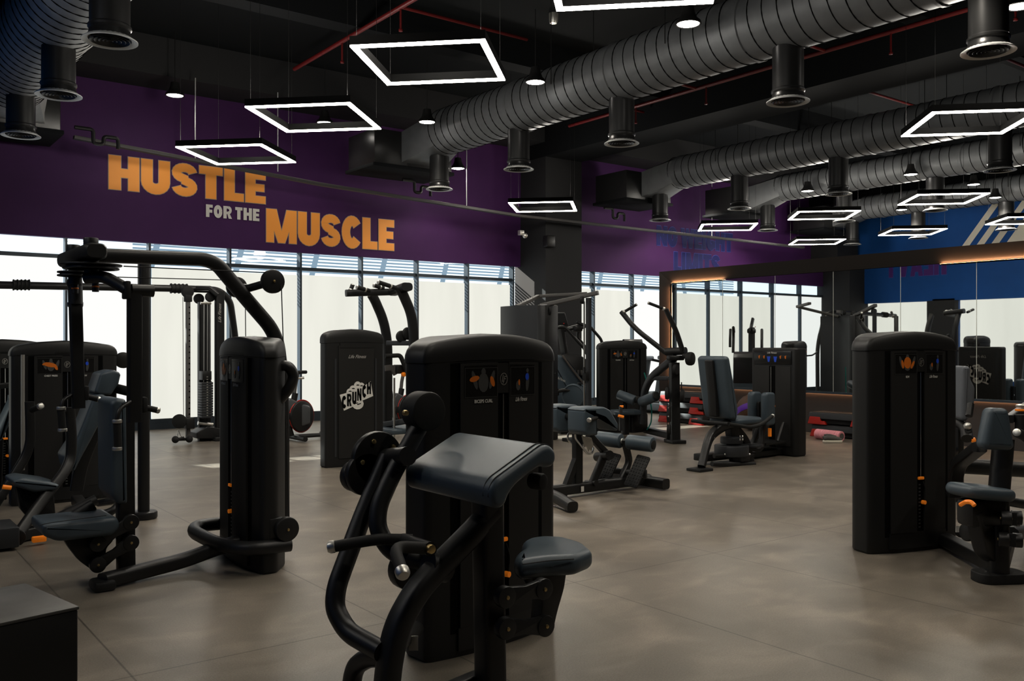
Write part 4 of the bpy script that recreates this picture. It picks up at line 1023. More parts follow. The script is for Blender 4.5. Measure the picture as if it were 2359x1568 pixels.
# ---------------------------------------------------------------- spin bikes
def spin_bike(dx, dy, label):
    t = thing('spin_bike', label, 'exercise bike', (5.55+dx,12.4+dy,0), 'exercise bikes by the windows'); o = V((dx,dy,0)); y = 12.4
    S = lambda pts, yy=y: [p+o for p in sub(yy, pts)]
    m = MB(); m.tube([V((5.45,12.4,.06))+o,V((6.0,12.4,.06))+o], .03, 0, 8); m.tube([V((5.45,12.05,.05))+o,V((5.45,12.75,.05))+o], .038, 0, 8); m.tube([V((6.0,12.1,.05))+o,V((6.0,12.7,.05))+o], .038, 0, 8); m.tube(S([(672,1003),(664,975)]), .04, 0, 8); m.tube(S([(664,985),(655,945),(648,900),(644,860)]), .03, .03, 8); part('floor_frame', m, FRAME, t)
    m = MB(); m.pslab(S([(652,930),(664,915),(690,928),(712,935),(712,975),(686,985),(660,982),(650,962)]), YA, .12, .03, 3, rad=.03); part('chain_guard', m, BIKEGREY, t)
    m = MB(); m.disc(S([(693,958)])[0]-V((0,.02,0)), V((.35,-1,0)), .225, .07, .02, 36); part('flywheel', m, FRAME, t)
    m = MB(); c = S([(694,958)])[0]; ax = V((.35,-1,0)).normalized(); u, v_ = perp(ax)
    m.tube([c+ax*.01+(u*math.cos(2*math.pi*k/36)+v_*math.sin(2*math.pi*k/36))*.232 for k in range(36)], .011, 0, 6, closed=True); part('flywheel_rim', m, RED, t)
    m = MB(); m.tube(S([(676,925),(680,888),(686,860)]), .028, 0, 10); part('seat_tube', m, TRAY, t)
    m = MB(); m.tube(S([(676,928),(680,905)]), .045, 0, 10); m.tube(S([(668,930),(652,938)]), .03, 0, 8); part('seat_clamp', m, FRAME, t)
    m = MB(); c = S([(690,857)])[0]; m.slab(fil2([(-.12,-.015),(-.02,-.03),(.10,-.085),(.14,-.05),(.14,.05),(.10,.085),(-.02,.03),(-.12,.015)],.03), c, -XA, YA, .05, .02); part('saddle', m, RUBBER, t)
    m = MB(); m.tube(S([(685,871),(700,870)]), .018, 0, 8); part('seat_slider', m, CHROME, t)
    m = MB(); m.disc(S([(660,958)])[0]-V((0,.08,0)), YA, .05, .03); m.bar(S([(660,958),(652,1000)], y-.12), .03, .02, 0); m.box(S([(652,1003)], y-.16)[0], (.10,.09,.03), .008); part('crank', m, FRAME, t)
    m = MB(); put_text(m, 'Life Fitness', lambda u, v: c0+V((u,-.0,v)), 0, .13, 0, .028, shear=.4) if False else None
    c0 = S([(672,955)], y-.066)[0]; put_text(m, 'Life Fitness', lambda u, v: c0+V((u,0,v)), 0, .14, 0, .03, shear=.4, bold=.01); part('maker_print', m, GREYPRINT, t)
    hb = V((4.95,12.4,1.12))+o
    m = MB(); m.tube([hb+V((.25,0,-.5)),hb+V((.1,0,0))], .03, 0, 8)
    for sg in (-1,1): m.tube([hb,hb+V((-.05,sg*.2,.02)),hb+V((-.25,sg*.2,.10)),hb+V((-.27,sg*.2,.0))], .018, .04, 8)
    part('handlebar', m, RUBBER, t)
    m = MB(); m.box(hb+V((.0,0,.14)), (.02,.16,.11), .008); part('console', m, SCREEN, t)
    return t
b0 = spin_bike(0,0,'spin bike with red edged flywheel, right of the tall fly machine tower')
bb = dup(b0,(7.45,12.6,0),'spin bike hidden behind the CRUNCH machine, handlebar showing', 0.0)

# ---------------------------------------------------------------- back extension bench
Y0 = 6.33
t = thing('back_extension_bench', 'low back extension bench with roller pads and two studded footplates', 'gym machine', (5.8,6.3,0))
m = MB(); m.bar([(5.2,Y0,.075),(6.5,Y0,.075)], .10, .10, 0, up=ZA, r=.03); part('base_tube', m, FRAME, t)
m = MB(); m.sweep(fil([(5.05,6.95,.05),(5.10,6.45,.09),(5.08,6.1,.09),(4.98,5.72,.05)],.2,5), rr(.10,.09,.035,4), up=ZA); part('base_foot', m, FRAME, t)
m = MB(); m.sweep(fil([(6.46,6.75,.06),(6.46,6.05,.06)],.2,5), rr(.10,.10,.03,4), up=ZA); part('base_foot', m, FRAME, t)
m = MB(); m.bar(sub(Y0,[(1330,1135),(1330,985)]), .085, .07, 0, up=YA); m.bar(sub(Y0,[(1296,1142),(1328,1056)]), .065, .06, 0, up=YA); m.tube([WY(1278,952,6.6),WY(1345,968,6.15)], .032, 0, 12); part('upright', m, FRAME, t)
for yy, pt in ((6.13,[(1322,945),(1330,938),(1372,936),(1386,944),(1404,975),(1405,992),(1396,990),(1376,965),(1372,998),(1362,1003),(1330,1000),(1322,992)]),):
    def hip(yy, nm):
        P_ = [WY(a, b, 6.13) for a, b in [(1324,944),(1332,937),(1372,935),(1386,942),(1405,975),(1404,990),(1396,990),(1374,962)]]
        m = MB(); m.pslab([p+V((0,yy-6.13,0)) for p in P_], YA, .24, .02, 3, rad=.02)
        F_ = [WY(a, b, 6.13) for a, b in [(1322,946),(1328,938),(1352,938),(1354,1000),(1328,1001),(1322,992)]]
        m.pslab([p+V((.02,yy-6.13,0)) for p in F_], YA, .24, .022, 3, rad=.015)
        part('hip_pad', m, PAD, t)
    hip(6.13,1); hip(6.52,2)
h = [WY(1380,960,6.05),WY(1358,967,5.95)]; m = MB(); m.tube(h, .017, 0, 12); hh = part('handle', m, RUBBER, t); handle_cap(hh, h[1], h[1]-h[0], .02, .025)
m = MB(); m.tube([WY(1380,960,6.05),WY(1376,961,6.07)], .021, 0, 12); part('handle_collar', m, CAP, hh)
m = MB(); m.pslab(sub(6.26,[(1340,1003),(1362,1008),(1366,1022),(1366,1044),(1358,1034),(1356,1040),(1350,1026),(1346,1030)]), YA, .012, .002, 1); part('ratchet_plate', m, CAP, t)
m = MB(); m.tube(sub(6.18,[(1325,1000),(1326,1010),(1352,1044),(1364,1045),(1367,1030)]), .009, .03, 8); m.tube(sub(6.5,[(1318,990),(1308,1000),(1308,1012),(1328,1036)]), .009, .03, 8); part('release_lever', m, CHROME, t)
m = MB(); m.bar(sub(Y0,[(1356,1000),(1400,1048)]), .06, .06, 0, up=YA); m.tube([WY(1376,1052,6.45),WY(1405,1048,6.2)], .045, 0, 14); m.bar(sub(Y0-.02,[(1390,1052),(1362,1118)]), .07, .05, 0, up=YA); m.tube([WY(1350,1112,6.4),WY(1374,1113,6.25)], .028, 0, 10); part('slide_arm', m, FRAME, t)
m = MB(); m.sweep(fil(sub(Y0,[(1438,1012),(1445,1040),(1450,1062),(1440,1085),(1424,1118)]),.1,5), rr(.055,.06,.015,3), up=YA); m.tube([WY(1395,1100,6.55),WY(1432,1112,6.33)], .03, 0, 10); m.tube([WY(1410,1083,6.5),WY(1485,1092,6.1)], .035, 0, 10); part('roller_post', m, FRAME, t)
ra, rb = WY(1376,1009,6.62), WY(1505,1024,6.02)
m = MB(); m.tube([ra,rb], .014, 0, 10); part('roller_axle', m, CHROME, t)
dd = (rb-ra)
for f0, f1 in ((0.0,.44),(.56,1.0)):
    m = MB(); c = ra+dd*((f0+f1)/2); m.disc(c, dd, .072, dd.length*(f1-f0), .015, 24); rp = part('foam_roller_pad', m, PAD, t)
    m = MB(); m.disc(ra+dd*(.455 if f0 == 0 else 1.002), dd, .028 if f0 == 0 else .045, .014, .004, 16); part('roller_cap', m, CAP if f0 == 0 else RUBBER, rp)
def footplate(pts, yy):
    P_ = [WY(a, b, yy) for a, b in pts]
    o = sum(P_, V())/4; u = (P_[1]-P_[0]).normalized(); v = (P_[3]-P_[0]); v = (v-u*v.dot(u)).normalized()
    wu, wv = (P_[1]-P_[0]).length, (P_[3]-P_[0]).length
    m = MB(); m.slab(fil2([(-wu/2,-wv/2),(wu/2,-wv/2),(wu/2,wv/2),(-wu/2,wv/2)],.02), o, u, v, .018, .004, 2); fp = part('footplate', m, RUBBER, t)
    m = MB(); n = u.cross(v)
    if n.dot(V((0,-1,0))) < 0: n = -n
    for i in range(4):
        for j in range(9): m.box(o+u*wu*(i/4-.375)+v*wv*(j/9.5-.42)+n*.010, (.012,.012,.008), .002, u=u, v=v, seg=1)
    part('stud', m, RUBBER, fp)
def fplate(cx, cy, yy):
    c = WY(cx, cy, yy); up = V((.42,.0,.62)).normalized(); sd = V((.25,-1,0)).normalized(); sd = (sd-up*sd.dot(up)).normalized()
    wu, wv = .15, .33
    m = MB(); m.slab(fil2([(-wu/2,-wv/2),(wu/2,-wv/2),(wu/2,wv/2),(-wu/2,wv/2)],.02), c, sd, up, .018, .004, 2); fp = part('footplate', m, RUBBER, t)
    n = up.cross(sd); n = n if n.y < 0 else -n
    m = MB()
    for i in range(5):
        for j in range(10): m.box(c+sd*wu*(i/5-.4)+up*wv*(j/10.5-.43)+n*.010, (.012,.014,.008), .002, u=sd, v=up, seg=1)
    part('stud', m, RUBBER, fp)
fplate(1402,1078,6.45); fplate(1468,1085,6.12)
a = WY(1342,1126,6.27); m = MB(); m.box(a, (.035,.002,.05)); part('rating_sticker', m, WHITE, t)
m = MB(); m.disc(WY(1486,1092,6.1), (.6,-.8,0), .045, .03); part('end_knob', m, RUBBER, t)

# ---------------------------------------------------------------- pulldown machine
t = thing('pulldown_machine', 'pulldown machine with two raised handle arms, beside the brown mirror post', 'gym machine', (10.0,9.6,0))
tw = Tower(t, (9.72,10.52), (10.5,10.25), 1.46, 'PULLDOWN', 0)
zc = 12.86
cb = W(1555,1020,zc)
Pz = lambda pts, z: [W(a, b, z) for a, b in pts]
m = MB(); m.bar([(cb.x,cb.y,.0),W(1553,835,zc)], .13, .10, 0, up=V((-.35,-.93,0))); part('column', m, FRAME, t)
m = MB(); m.box((cb.x,cb.y,.025), (.22,.28,.05), .01, u=V((.93,-.35,0)), v=V((.35,.93,0))); part('column_foot', m, FRAME, t)
m = MB(); m.bar([W(1545,1003,12.9),W(1490,990,13.9)], .11, .09, 0, up=ZA); part('base_tube', m, FRAME, t)
m = MB(); m.sweep(fil([W(1556,822,12.9),W(1500,868,13.2),W(1484,900,13.4),W(1480,975,13.5)],.2,6), rr(.10,.09,.03,3), up=V((.93,-.35,0))); m.bar([W(1550,871,12.95),W(1500,871,13.2)], .06, .06, 0, up=ZA); part('front_frame', m, STEEL_GREY, t)
m = MB(); m.tube([W(1534,810,13.0),W(1580,808,12.8)], .055, 0, 12); m.box(W(1556,824,12.86), (.24,.12,.07), .02, u=V((.93,-.35,0)), v=V((.35,.93,0))); part('yoke_pivot', m, FRAME, t)
for pts, z0, z1 in (([(1432,718),(1456,748),(1475,766),(1534,812)],13.35,13.0),([(1534,712),(1556,758),(1567,790),(1572,808)],12.75,12.8)):
    n = len(pts); m = MB(); m.sweep(fil([W(a,b,z0+(z1-z0)*k/(n-1)) for k, (a, b) in enumerate(pts)],.25,6), rr(.075,.065,.025,3)); part('pulldown_arm', m, FRAME, t)
for A, B, z in (((1438,718),(1465,702),13.3),((1529,711),(1495,698),12.8)):
    p, q = W(*A,z), W(*B,z); m = MB(); m.tube([p,q], .021, 0, 10); hh = part('grip', m, RUBBER, t); handle_cap(hh, q, q-p, .021, .02)
    m = MB(); m.disc(p, q-p, .026, .03, .004, 12); part('grip_collar', m, CAP, hh)
m = MB(); m.disc(W(1590,826,12.7), V((.3,-1,0)), .095, .10, .03, 24); m.tube([W(1575,818,12.8),W(1590,826,12.7)], .035, 0, 10); part('counterweight', m, RUBBER, t)
m = MB(); m.disc(W(1557,851,12.75), V((.3,-1,0)), .075, .05, .01, 24); part('pulley', m, RUBBER, t)
for px, py, r in ((1537,906,.085),(1572,910,.085),(1541,989,.07)):
    m = MB(); m.disc(W(px,py,12.75), V((.6,-.8,0)), r, .05, .01, 24); part('pulley', m, RUBBER, t)
m = MB(); m.tube([W(1570,880,12.75),W(1570,897,12.75)], .008, 0, 6); m.tube([W(1537,870,12.75),W(1537,985,12.75)], .004, 0, 6); part('cable', m, RUBBER, t)
m = MB(); m.pslab([W(a,b,12.74) for a, b in ((1533,935),(1548,935),(1550,960),(1547,972),(1536,972),(1531,960))], V((.35,-.93,0)), .05, .006, 2); lp = part('weight_link', m, FRAME, t)
m = MB()
for py in (939,959): bolt(m, W(1540,py,12.70), V((.35,-.93,0)), .011)
part('link_bolt', m, CHROME, lp)
for p, q in ((W(1424,908,13.5),W(1463,923,13.35)),(W(1477,926,13.3),W(1511,912,13.0))):
    m = MB(); m.disc((p+q)/2, q-p, .075, (q-p).length, .02, 20); part('thigh_roller', m, PAD, t)
m = MB(); m.disc(W(1512,911,12.97), W(1512,911,12.97)-W(1477,926,13.3), .06, .03, .01, 18); m.tube([W(1463,920,13.35),W(1480,922,13.35)], .05, 0, 12); part('roller_cap', m, RUBBER, t)
sp = [W(1412,946,13.55),W(1425,941,13.7),W(1462,946,13.75),W(1470,953,13.5),W(1440,957,13.3),W(1418,953,13.35)]
so = W(1440,949,13.55); m = MB(); m.slab(fil2([(-.22,-.15),(.22,-.19),(.24,.19),(-.2,.17)],.07), so, V((.93,-.35,0)), V((.35,.93,0)), .07, .025, 4); part('seat_pad', m, PAD, t)
m = MB(); m.bar([so-ZA*.03,(so.x,so.y,.05)], .09, .09, 0, up=YA); m.box((so.x+.25,so.y,.22), (.34,.16,.30), .04); part('seat_post', m, FRAME, t)
m = MB(); m.tube([W(1428,936,13.2),W(1436,936,13.2)], .018, 0, 8); part('adjust_lever', m, ORANGE, t)
m = MB(); m.tube([W(1424,957,13.1),W(1437,960,13.1)], .02, 0, 8); part('adjust_lever', m, ORANGE, t)
m = MB(); a = W(1430,975,13.2); m.box((a.x,a.y,.32), (.05,.03,.36), .005, u=V((.93,-.35,0)), v=V((.35,.93,0))); part('height_scale', m, STEEL_GREY, t)
m = MB(); m.tube([W(1484,858,13.6),W(1488,870,13.6),W(1492,905,13.6),W(1502,940,13.6),W(1500,975,13.6),W(1490,990,13.6)], .010, .1, 8); single('resistance_band', m, TEAL, 'thin teal resistance band hanging behind the pulldown roller pads', 'resistance band')

# ---------------------------------------------------------------- hip machine
t = thing('hip_adductor_machine', 'hip machine with dark seat facing a square topped weight tower', 'gym machine', (9.2,7.1,0))
xa, ya = 9.62, 6.85
m = MB(); m.slab(fil2([(0,0),(.06,-.025),(.20,-.025),(.24,0),(.24,.65),(.20,.675),(.06,.675),(0,.65)],.03), (xa,ya,.68), XA, YA, 1.36, .025, 3); part('tower_shroud', m, SHROUD, t)
fx = xa+.0
for y0, y1 in ((ya+.05,ya+.28),(ya+.37,ya+.60)):
    m = MB(); m.bx(fx-.012,fx+.03,y0,y1,.12,1.13,.006); part('front_panel', m, PANEL, t)
m = MB(); m.bx(fx-.004,fx+.02,ya+.28,ya+.37,.10,1.13); part('weight_slot', m, VOID, t)
m = MB(); m.bx(fx-.014,fx+.03,ya+.04,ya+.61,1.15,1.32,.006); pl = part('placard', m, PLATE, t)
fn = lambda u, v: V((fx-.0165, ya+.325-u, v))
for u in (-.05,.05): m = MB(); m.poly([fn(u-.028,1.25),fn(u+.028,1.25),fn(u+.012,1.18),fn(u-.012,1.18)]); part('printed_leg', m, BLPRINT, pl)
m = MB()
for u in (-.2,.2,-.125,.125): m.poly([fn(u-.012,1.255),fn(u+.016,1.265),fn(u+.010,1.22),fn(u-.004,1.225)])
part('printed_figure', m, ORPRINT, pl)
m = MB(); put_text(m, 'Life Fitness', fn, -.075, .075, 1.287, 1.307, shear=.45, bold=.012); part('maker_print', m, WHITE, pl)
m = MB(); m.tube([(fx-.008,ya+.345,.55),(fx-.008,ya+.345,1.12)], .005, 0, 6); part('guide_rod', m, CHROME, t)
m = MB(); m.box((fx-.012,ya+.325,.62), (.02,.10,.022), .006); m.tube([(fx,ya+.345,.53),(fx-.03,ya+.345,.53)], .022, 0, 12); part('weight_selector', m, ORANGE, t)
m = MB(); m.bx(xa+.23,xa+.252,ya+.06,ya+.59,.08,1.28,.006); part('back_panel', m, PANEL, t)
fist_logo(t, lambda off: (lambda u, v: V((xa+.2415+off, ya+.325+u, .90+v))), XA)
m = MB(); put_text(m, 'Life Fitness', lambda u, v: V((xa+.2545, ya+.325+u, v)), -.13, .13, 1.18, 1.225, shear=.45, bold=.012); part('rear_maker_print', m, GREYPRINT, t)
m = MB(); m.bx(9.0,9.9,7.02,7.22,.02,.09,.01); m.bx(8.15,8.9,7.0,7.2,.04,.12,.01); part('base_tube', m, FRAME, t)
fo = WH(1612,1082,.01)
Pz = lambda pts, z0, z1: [W(a, b, z0+(z1-z0)*k/(len(pts)-1)) for k, (a, b) in enumerate(pts)]
m = MB(); m.sweep(fil(Pz([(1616,1076),(1627,1028),(1636,1003),(1660,983),(1690,972)],10.1,10.6),.25,6), rr(.115,.085,.03,3), up=V((.6,-.8,0))); m.box((fo.x,fo.y,.015), (.22,.20,.03), .006); part('rear_leg', m, FRAME, t)
# seat and back rest: the user faces the tower (+X)
sx, sy = 8.72, 7.14
bk = [(-.06,.0),(.03,-.02),(.06,.10),(-.02,.42),(-.10,.72),(-.16,.73),(-.20,.70),(-.15,.40),(-.10,.12)]
so = W(1690,968,10.72)
m = MB(); m.slab(fil2([(-.25,-.22),(.12,-.22),(.28,-.17),(.28,.17),(.12,.22),(-.25,.22)],.06), so+V((.05,0,0)), XA, YA, .075, .028, 4); part('seat_pad', m, PAD, t)
bo = so+V((-.22,0,.04))
m = MB(); m.slab(fil2(bk,.03,3), bo, XA, ZA, .42, .04, 4); part('back_pad', m, PAD, t)
m = MB(); m.slab(fil2([(-.16,.02),(-.10,.02),(-.12,.20),(-.20,.68),(-.235,.68),(-.18,.30)],.02,3), bo, XA, ZA, .12, .01, 2); part('back_frame', m, FRAME, t)
for sg in (-1,1):
    hp = [so+V((-.42,sg*.27,.0)),so+V((-.05,sg*.28,-.06)),so+V((.15,sg*.28,-.04)),so+V((.36,sg*.28,.05))]
    m = MB(); m.tube(hp, .022, .08, 10); hh = part('seat_handle', m, RUBBER, t); handle_cap(hh, hp[-1], hp[-1]-hp[-2], .022, .03)
m = MB(); m.tube([so+V((-.42,-.27,0)),so+V((-.42,.27,0))], .022, 0, 10); part('handle_bridge', m, RUBBER, t)
for sg, dx in ((-1,.0),(1,.0)):
    kp = so+V((.52,sg*.10,.12))
    m = MB(); m.slab(fil2([(-.09,-.20),(.09,-.20),(.09,.20),(-.09,.20)],.05), kp, XA, ZA, .10, .03, 4); kk = part('knee_pad', m, PAD, t)
    m = MB(); m.slab(fil2([(-.03,-.22),(.03,-.22),(.03,.14),(-.03,.14)],.02), kp-V((0,sg*.07,.06)), XA, ZA, .03, .004); part('pad_bracket', m, FRAME, kk)
    m = MB(); m.bar([kp-V((0,sg*.09,.18)),kp+V((-.10,-sg*.02,-.50)),so+V((.25,0,-.34))], .06, .05, .08); part('knee_arm', m, FRAME, t)
    m = MB(); m.tube([kp+V((.06,-sg*.02,-.34)),kp+V((.06,-sg*.02,-.24))], .022, 0, 10); part('pin_knob', m, ORANGE, t)
m = MB(); dcen = so+V((-.10,-.05,-.34)); m.disc(dcen, ZA, .20, .13, .015, 32); m.disc(dcen+ZA*.12, ZA, .13, .08, .01, 24); m.disc(so+V((.22,-.1,-.30)), ZA, .13, .03, .006, 24); part('cam_drum', m, STEEL_GREY, t)
m = MB(); m.bar([so+V((-.05,0,-.04)),so+V((.05,0,-.5))], .14, .10, 0, up=YA); m.bar([so+V((.0,0,-.08)),so+V((.22,0,-.26)),so+V((.3,0,-.52))], .10, .08, .1, up=YA); part('seat_support', m, FRAME, t)
m = MB(); m.bx(9.15,9.55,6.92,7.32,.17,.20,.006); m.bar([(9.3,7.12,.18),(9.05,7.12,.05)], .08, .05, 0); m.tube([(9.42,6.95,.20),(9.58,6.98,.42)], .02, 0, 8); part('foot_platform', m, FRAME, t)
m = MB(); m.tube([W(1640,1068,10.3),W(1738,1069,10.6)], .03, 0, 10); m.tube([W(1645,1050,10.4),W(1735,1048,10.7)], .025, 0, 10); m.box(W(1708,1052,10.55), (.16,.14,.10), .015); part('linkage', m, FRAME, t)
m = MB()
for px, py in ((1705,1005),(1711,1005),(1705,1012),(1711,1012),(1640,1006),(1646,1008),(1670,1046),(1727,1046)): bolt(m, W(px,py,10.35), V((.6,-.8,0)), .013)
part('bolt_head', m, CHROME, t)

# ---------------------------------------------------------------- row machine (right)
t = thing('seated_row_machine', 'seated row machine with tapered chest pad, large on the right', 'gym machine', (5.9,2.9,0))
tw = Tower(t, (5.575,3.39), (6.354,3.18), 1.50, 'ROW', 2)
zp = 5.35
pf = WH(2300,1334,.01)
m = MB(); m.bar([(pf.x,pf.y,.03),(pf.x,pf.y,.50),W(2312,1010,5.42)], .15, .11, 0, up=V((.55,-.83,0)), r=.04); part('column', m, FRAME, t)
m = MB(); m.slab(fil2([(-.15,-.09),(.15,-.09),(.15,.09),(-.15,.09)],.085,6), (pf.x,pf.y,.03), V((.85,-.52,0)), V((.52,.85,0)), .06, .008); part('column_foot', m, RUBBER, t)
cp = [W(a,b,5.28) for a, b in ((2272,938),(2318,940),(2330,1028),(2322,1036),(2258,1034),(2251,1022))]
m = MB(); nrm = V((-.52,-.85,.06)); o = sum(cp, V())/6; m.pslab([p-nrm.normalized()*(p-o).dot(nrm.normalized()) for p in cp], nrm, .10, .035, 5, rad=.03); part('chest_pad', m, PAD, t)
m = MB(); m.bar([W(2256,1030,5.45),W(2205,1070,5.9),W(2197,1140,6.0)], .085, .06, .15); part('pad_brace', m, FRAME, t)
m = MB(); m.tube([W(2200,1072,6.1),W(2365,1082,6.2)], .052, 0, 12); m.tube([W(2310,1152,5.6),W(2365,1162,5.7)], .03, 0, 10); m.tube([W(2330,1230,5.5),W(2375,1222,6.2)], .045, 0, 10); part('rear_tube', m, FRAME, t)
st_o = W(2258,1132,5.32)
m = MB(); m.slab(fil2([(-.17,-.12),(.02,-.15),(.17,-.12),(.17,.12),(.02,.15),(-.17,.12)],.07), st_o, V((.93,-.36,-.12)), V((.36,.93,0)), .072, .032, 5); part('seat_pad', m, PAD, t)
m = MB(); m.box(st_o+V((.02,0,-.12)), (.26,.14,.16), .03, u=V((.93,-.36,0)), v=V((.36,.93,0))); m.bar([st_o+V((-.05,.0,-.10)),st_o+V((.06,0,-.34)),st_o+V((.16,0,-.38))], .12, .09, .06, up=YA); part('seat_carriage', m, FRAME, t)
m = MB(); m.tube([W(2213,1162,5.2),W(2225,1155,5.15),W(2238,1156,5.12),W(2245,1164,5.1)], .013, .02, 8); part('adjust_lever', m, ORANGE, t)
ax = V((.52,-.85,0))
for py in (1194,1242):
    link(t, W(2318 if py < 1200 else 2312,py,5.2), W(2342 if py < 1200 else 2343,py-2 if py < 1200 else py+2,5.3), .042, .05, .04, ax)
m = MB(); m.tube([W(2212,1225,5.9),W(2262,1238,5.5)], .035, 0, 10); m.disc(W(2238,1225,5.6), V((.9,-.4,0)), .055, .10, .01); m.box(W(2262,1215,5.45), (.12,.12,.16), .02); part('base_linkage', m, FRAME, t)
m = MB(); m.bar([(pf.x,pf.y,.10),(pf.x+.5,pf.y+.15,.30)], .11, .09, 0, up=ZA); m.bar([tw.P(.25,.02,.06),(pf.x,pf.y,.08)], .09, .08, 0, up=ZA); part('base_tube', m, FRAME, t)
a = W(2209,1218,5.75); m = MB(); m.box(a, (.045,.003,.04), 0, u=V((.9,-.4,0)), v=V((.4,.9,0))); part('rating_sticker', m, WHITE, t)
m = MB(); q = [W(2362,1005,5.6),W(2343,996,5.5)]; m.tube([q[0]+V((.2,0,-.1)),q[0],q[1]], .03, .04, 12); hh = part('row_handle', m, RUBBER, t); handle_cap(hh, q[1], q[1]-q[0], .022, .010)
m = MB(); m.tube([W(2352,990,5.6),W(2352,955,5.6)], .034, 0, 14); up_ = part('row_handle', m, RUBBER, t)
m = MB(); m.disc(W(2352,944,5.6), ZA, .033, .012, .003); part('grip_band', m, ORANGE, up_); handle_cap(up_, W(2352,938,5.6), ZA, .028, .022)
m = MB(); m.bar([W(2325,965,5.6),W(2365,935,6.0)], .05, .05, 0); part('row_arm', m, FRAME, t)

# ---------------------------------------------------------------- grey-backed machine behind the row machine
t = thing('rear_delt_machine', 'machine with light grey back pad, half hidden behind the row machine', 'gym machine', (8.6,4.6,0))
zq = 8.2
m = MB(); pb = [W(a,b,zq) for a, b in ((2196,842),(2215,842),(2216,872),(2226,890),(2224,930),(2214,960),(2204,968),(2194,960))]
m.pslab(pb, V((SN,CS,0)), .34, .03, 4, rad=.03); part('back_pad', m, PADGREY, t)
m = MB(); c = W(2205,970,zq); m.tube([c,W(2225,985,8.1),W(2228,1010,8.0)], .05, .05, 10); m.bar([(c.x,c.y,0),(c.x,c.y,.95)], .10, .08, 0, up=YA); m.box((c.x-.3,c.y+.1,.45), (.5,.3,.08), .03); m.bx(c.x-.5,c.x+.3,c.y-.06,c.y+.06,0,.08,.01); m.tube([W(2232,958,7.9),W(2236,930,7.95)], .03, 0, 10); part('machine_frame', m, FRAME, t)
h = [W(2224,990,7.9),W(2227,984,7.75)]; m = MB(); m.tube([W(2233,1010,8.1),W(2230,990,8.0)], .03, 0, 10); hh = part('side_handle', m, RUBBER, t); m = MB(); m.ball(W(2229,981,8.0), .034); part('end_cap', m, CAP, hh)
m = MB(); m.tube([W(2238,1014,8.0),W(2246,1012,8.0)], .02, 0, 8); part('adjust_lever', m, ORANGE, t)
# ---------------------------------------------------------------- pulley tower beside the grey column
t = thing('adjustable_pulley_machine', 'dark pulley tower with curved grey back panel, in front of the grey column', 'gym machine', (8.7,11.0,0))
m = MB(); rows = []
pa, pb = WX(1153,708,8.05), WX(1248,702,8.05)
A, B = V((7.98,11.15,0)), V((8.72,10.62,0)); dn = V((-(B-A).y, (B-A).x, 0)).normalized()
A = W(1153,790,13.9); B = W(1250,790,13.3); A.z = B.z = 0; d = (B-A).normalized(); n = V((d.y,-d.x,0))
for k in range(13):
    f = k/12; p = A+(B-A)*f+n*(.10*(1-(2*f-1)**2)); rows.append([m.bm.verts.new(p+ZA*z+n*o) for z, o in ((.05,0),(1.98,0),(1.98,-.03),(.05,-.03))])
for a_, b_ in zip(rows, rows[1:]):
    for j in range(4): m.face([a_[j], a_[(j+1) % 4], b_[(j+1) % 4], b_[j]])
m.face(rows[0]); m.face(rows[-1]); part('curved_panel', m, STEEL_GREY, t)
m = MB(); e = B-n*.02; m.box((e.x+d.x*.08,e.y+d.y*.08,.99), (.16,.30,1.98), .02, u=d, v=n); m.box((A.x-n.x*.12+d.x*.4,A.y-n.y*.12+d.y*.4,.04), (.9,.3,.08), .01, u=d, v=n); part('stack_frame', m, FRAME, t)
m = MB(); m.bar([W(1190,706,13.6),W(1240,682,14.4),W(1352,676,14.2)], .07, .05, .02, up=ZA); m.bar([W(1246,704,13.3),W(1378,674,13.0)], .075, .06, 0, up=ZA); part('top_arm', m, TRAY, t)
p = W(1356,686,13.0); m = MB(); m.bar([(p.x,p.y,.02),(p.x,p.y,p.z)], .07, .06, 0, up=YA); part('front_post', m, STEEL_GREY, t)
m = MB(); m.tube([(p.x-.05,p.y+.04,.1),(p.x-.05,p.y+.04,p.z-.05)], .012, 0, 6); part('guide_rod', m, CHROME, t)
m = MB(); m.disc(W(1341,691,13.0), V((.5,-.85,0)), .055, .04, .008); m.disc(W(1265,716,13.2), V((.9,-.4,0)), .07, .03, .008); part('pulley', m, RUBBER, t)
m = MB(); m.box(W(1350,865,12.95), (.08,.08,.14), .015); m.tube([W(1346,845,12.9),W(1347,858,12.9)], .02, 0, 8); part('carriage', m, FRAME, t)
m = MB(); m.tube([W(1262,740,13.2),W(1266,748,13.2),W(1263,760,13.2)], .014, .03, 8); part('snap_hook', m, CHROME, t)
m = MB(); m.bx(p.x-.25,p.x+.15,p.y-.2,p.y+.3,0,.05,.01); part('base_foot', m, FRAME, t)

# ---------------------------------------------------------------- stair climber
zs = 15.3
t = thing('stair_climber', 'blue grey stair climber with sloping side panel behind the pulley tower', 'stair climber', W(1320,980,zs)*V((1,1,0)) if False else V((W(1320,980,zs).x,W(1320,980,zs).y,0)))
nv = V((.55,-.83,0))
Pz = lambda pts, z=zs: [W(a, b, z) for a, b in pts]
def flat(pts, z, nn, th, bev=.01, rad=.02):
    P_ = Pz(pts, z); return P_
m = MB(); m.pslab([V((p.x,p.y,max(p.z,.02))) for p in Pz([(1262,815),(1290,818),(1300,824),(1348,885),(1352,900),(1352,990),(1262,990)])], V((-SN,-CS,0)), .72, .04, 3, rad=.03); part('side_panel', m, CLIMBER, t)
m = MB(); m.sweep(fil(Pz([(1296,819),(1318,850),(1346,886)],zs-.39),.1,4), rr(.03,.05,.008), up=V((-SN,-CS,0))); part('panel_edge', m, mat('pale_trim',(.13,.11,.095),.45), t)
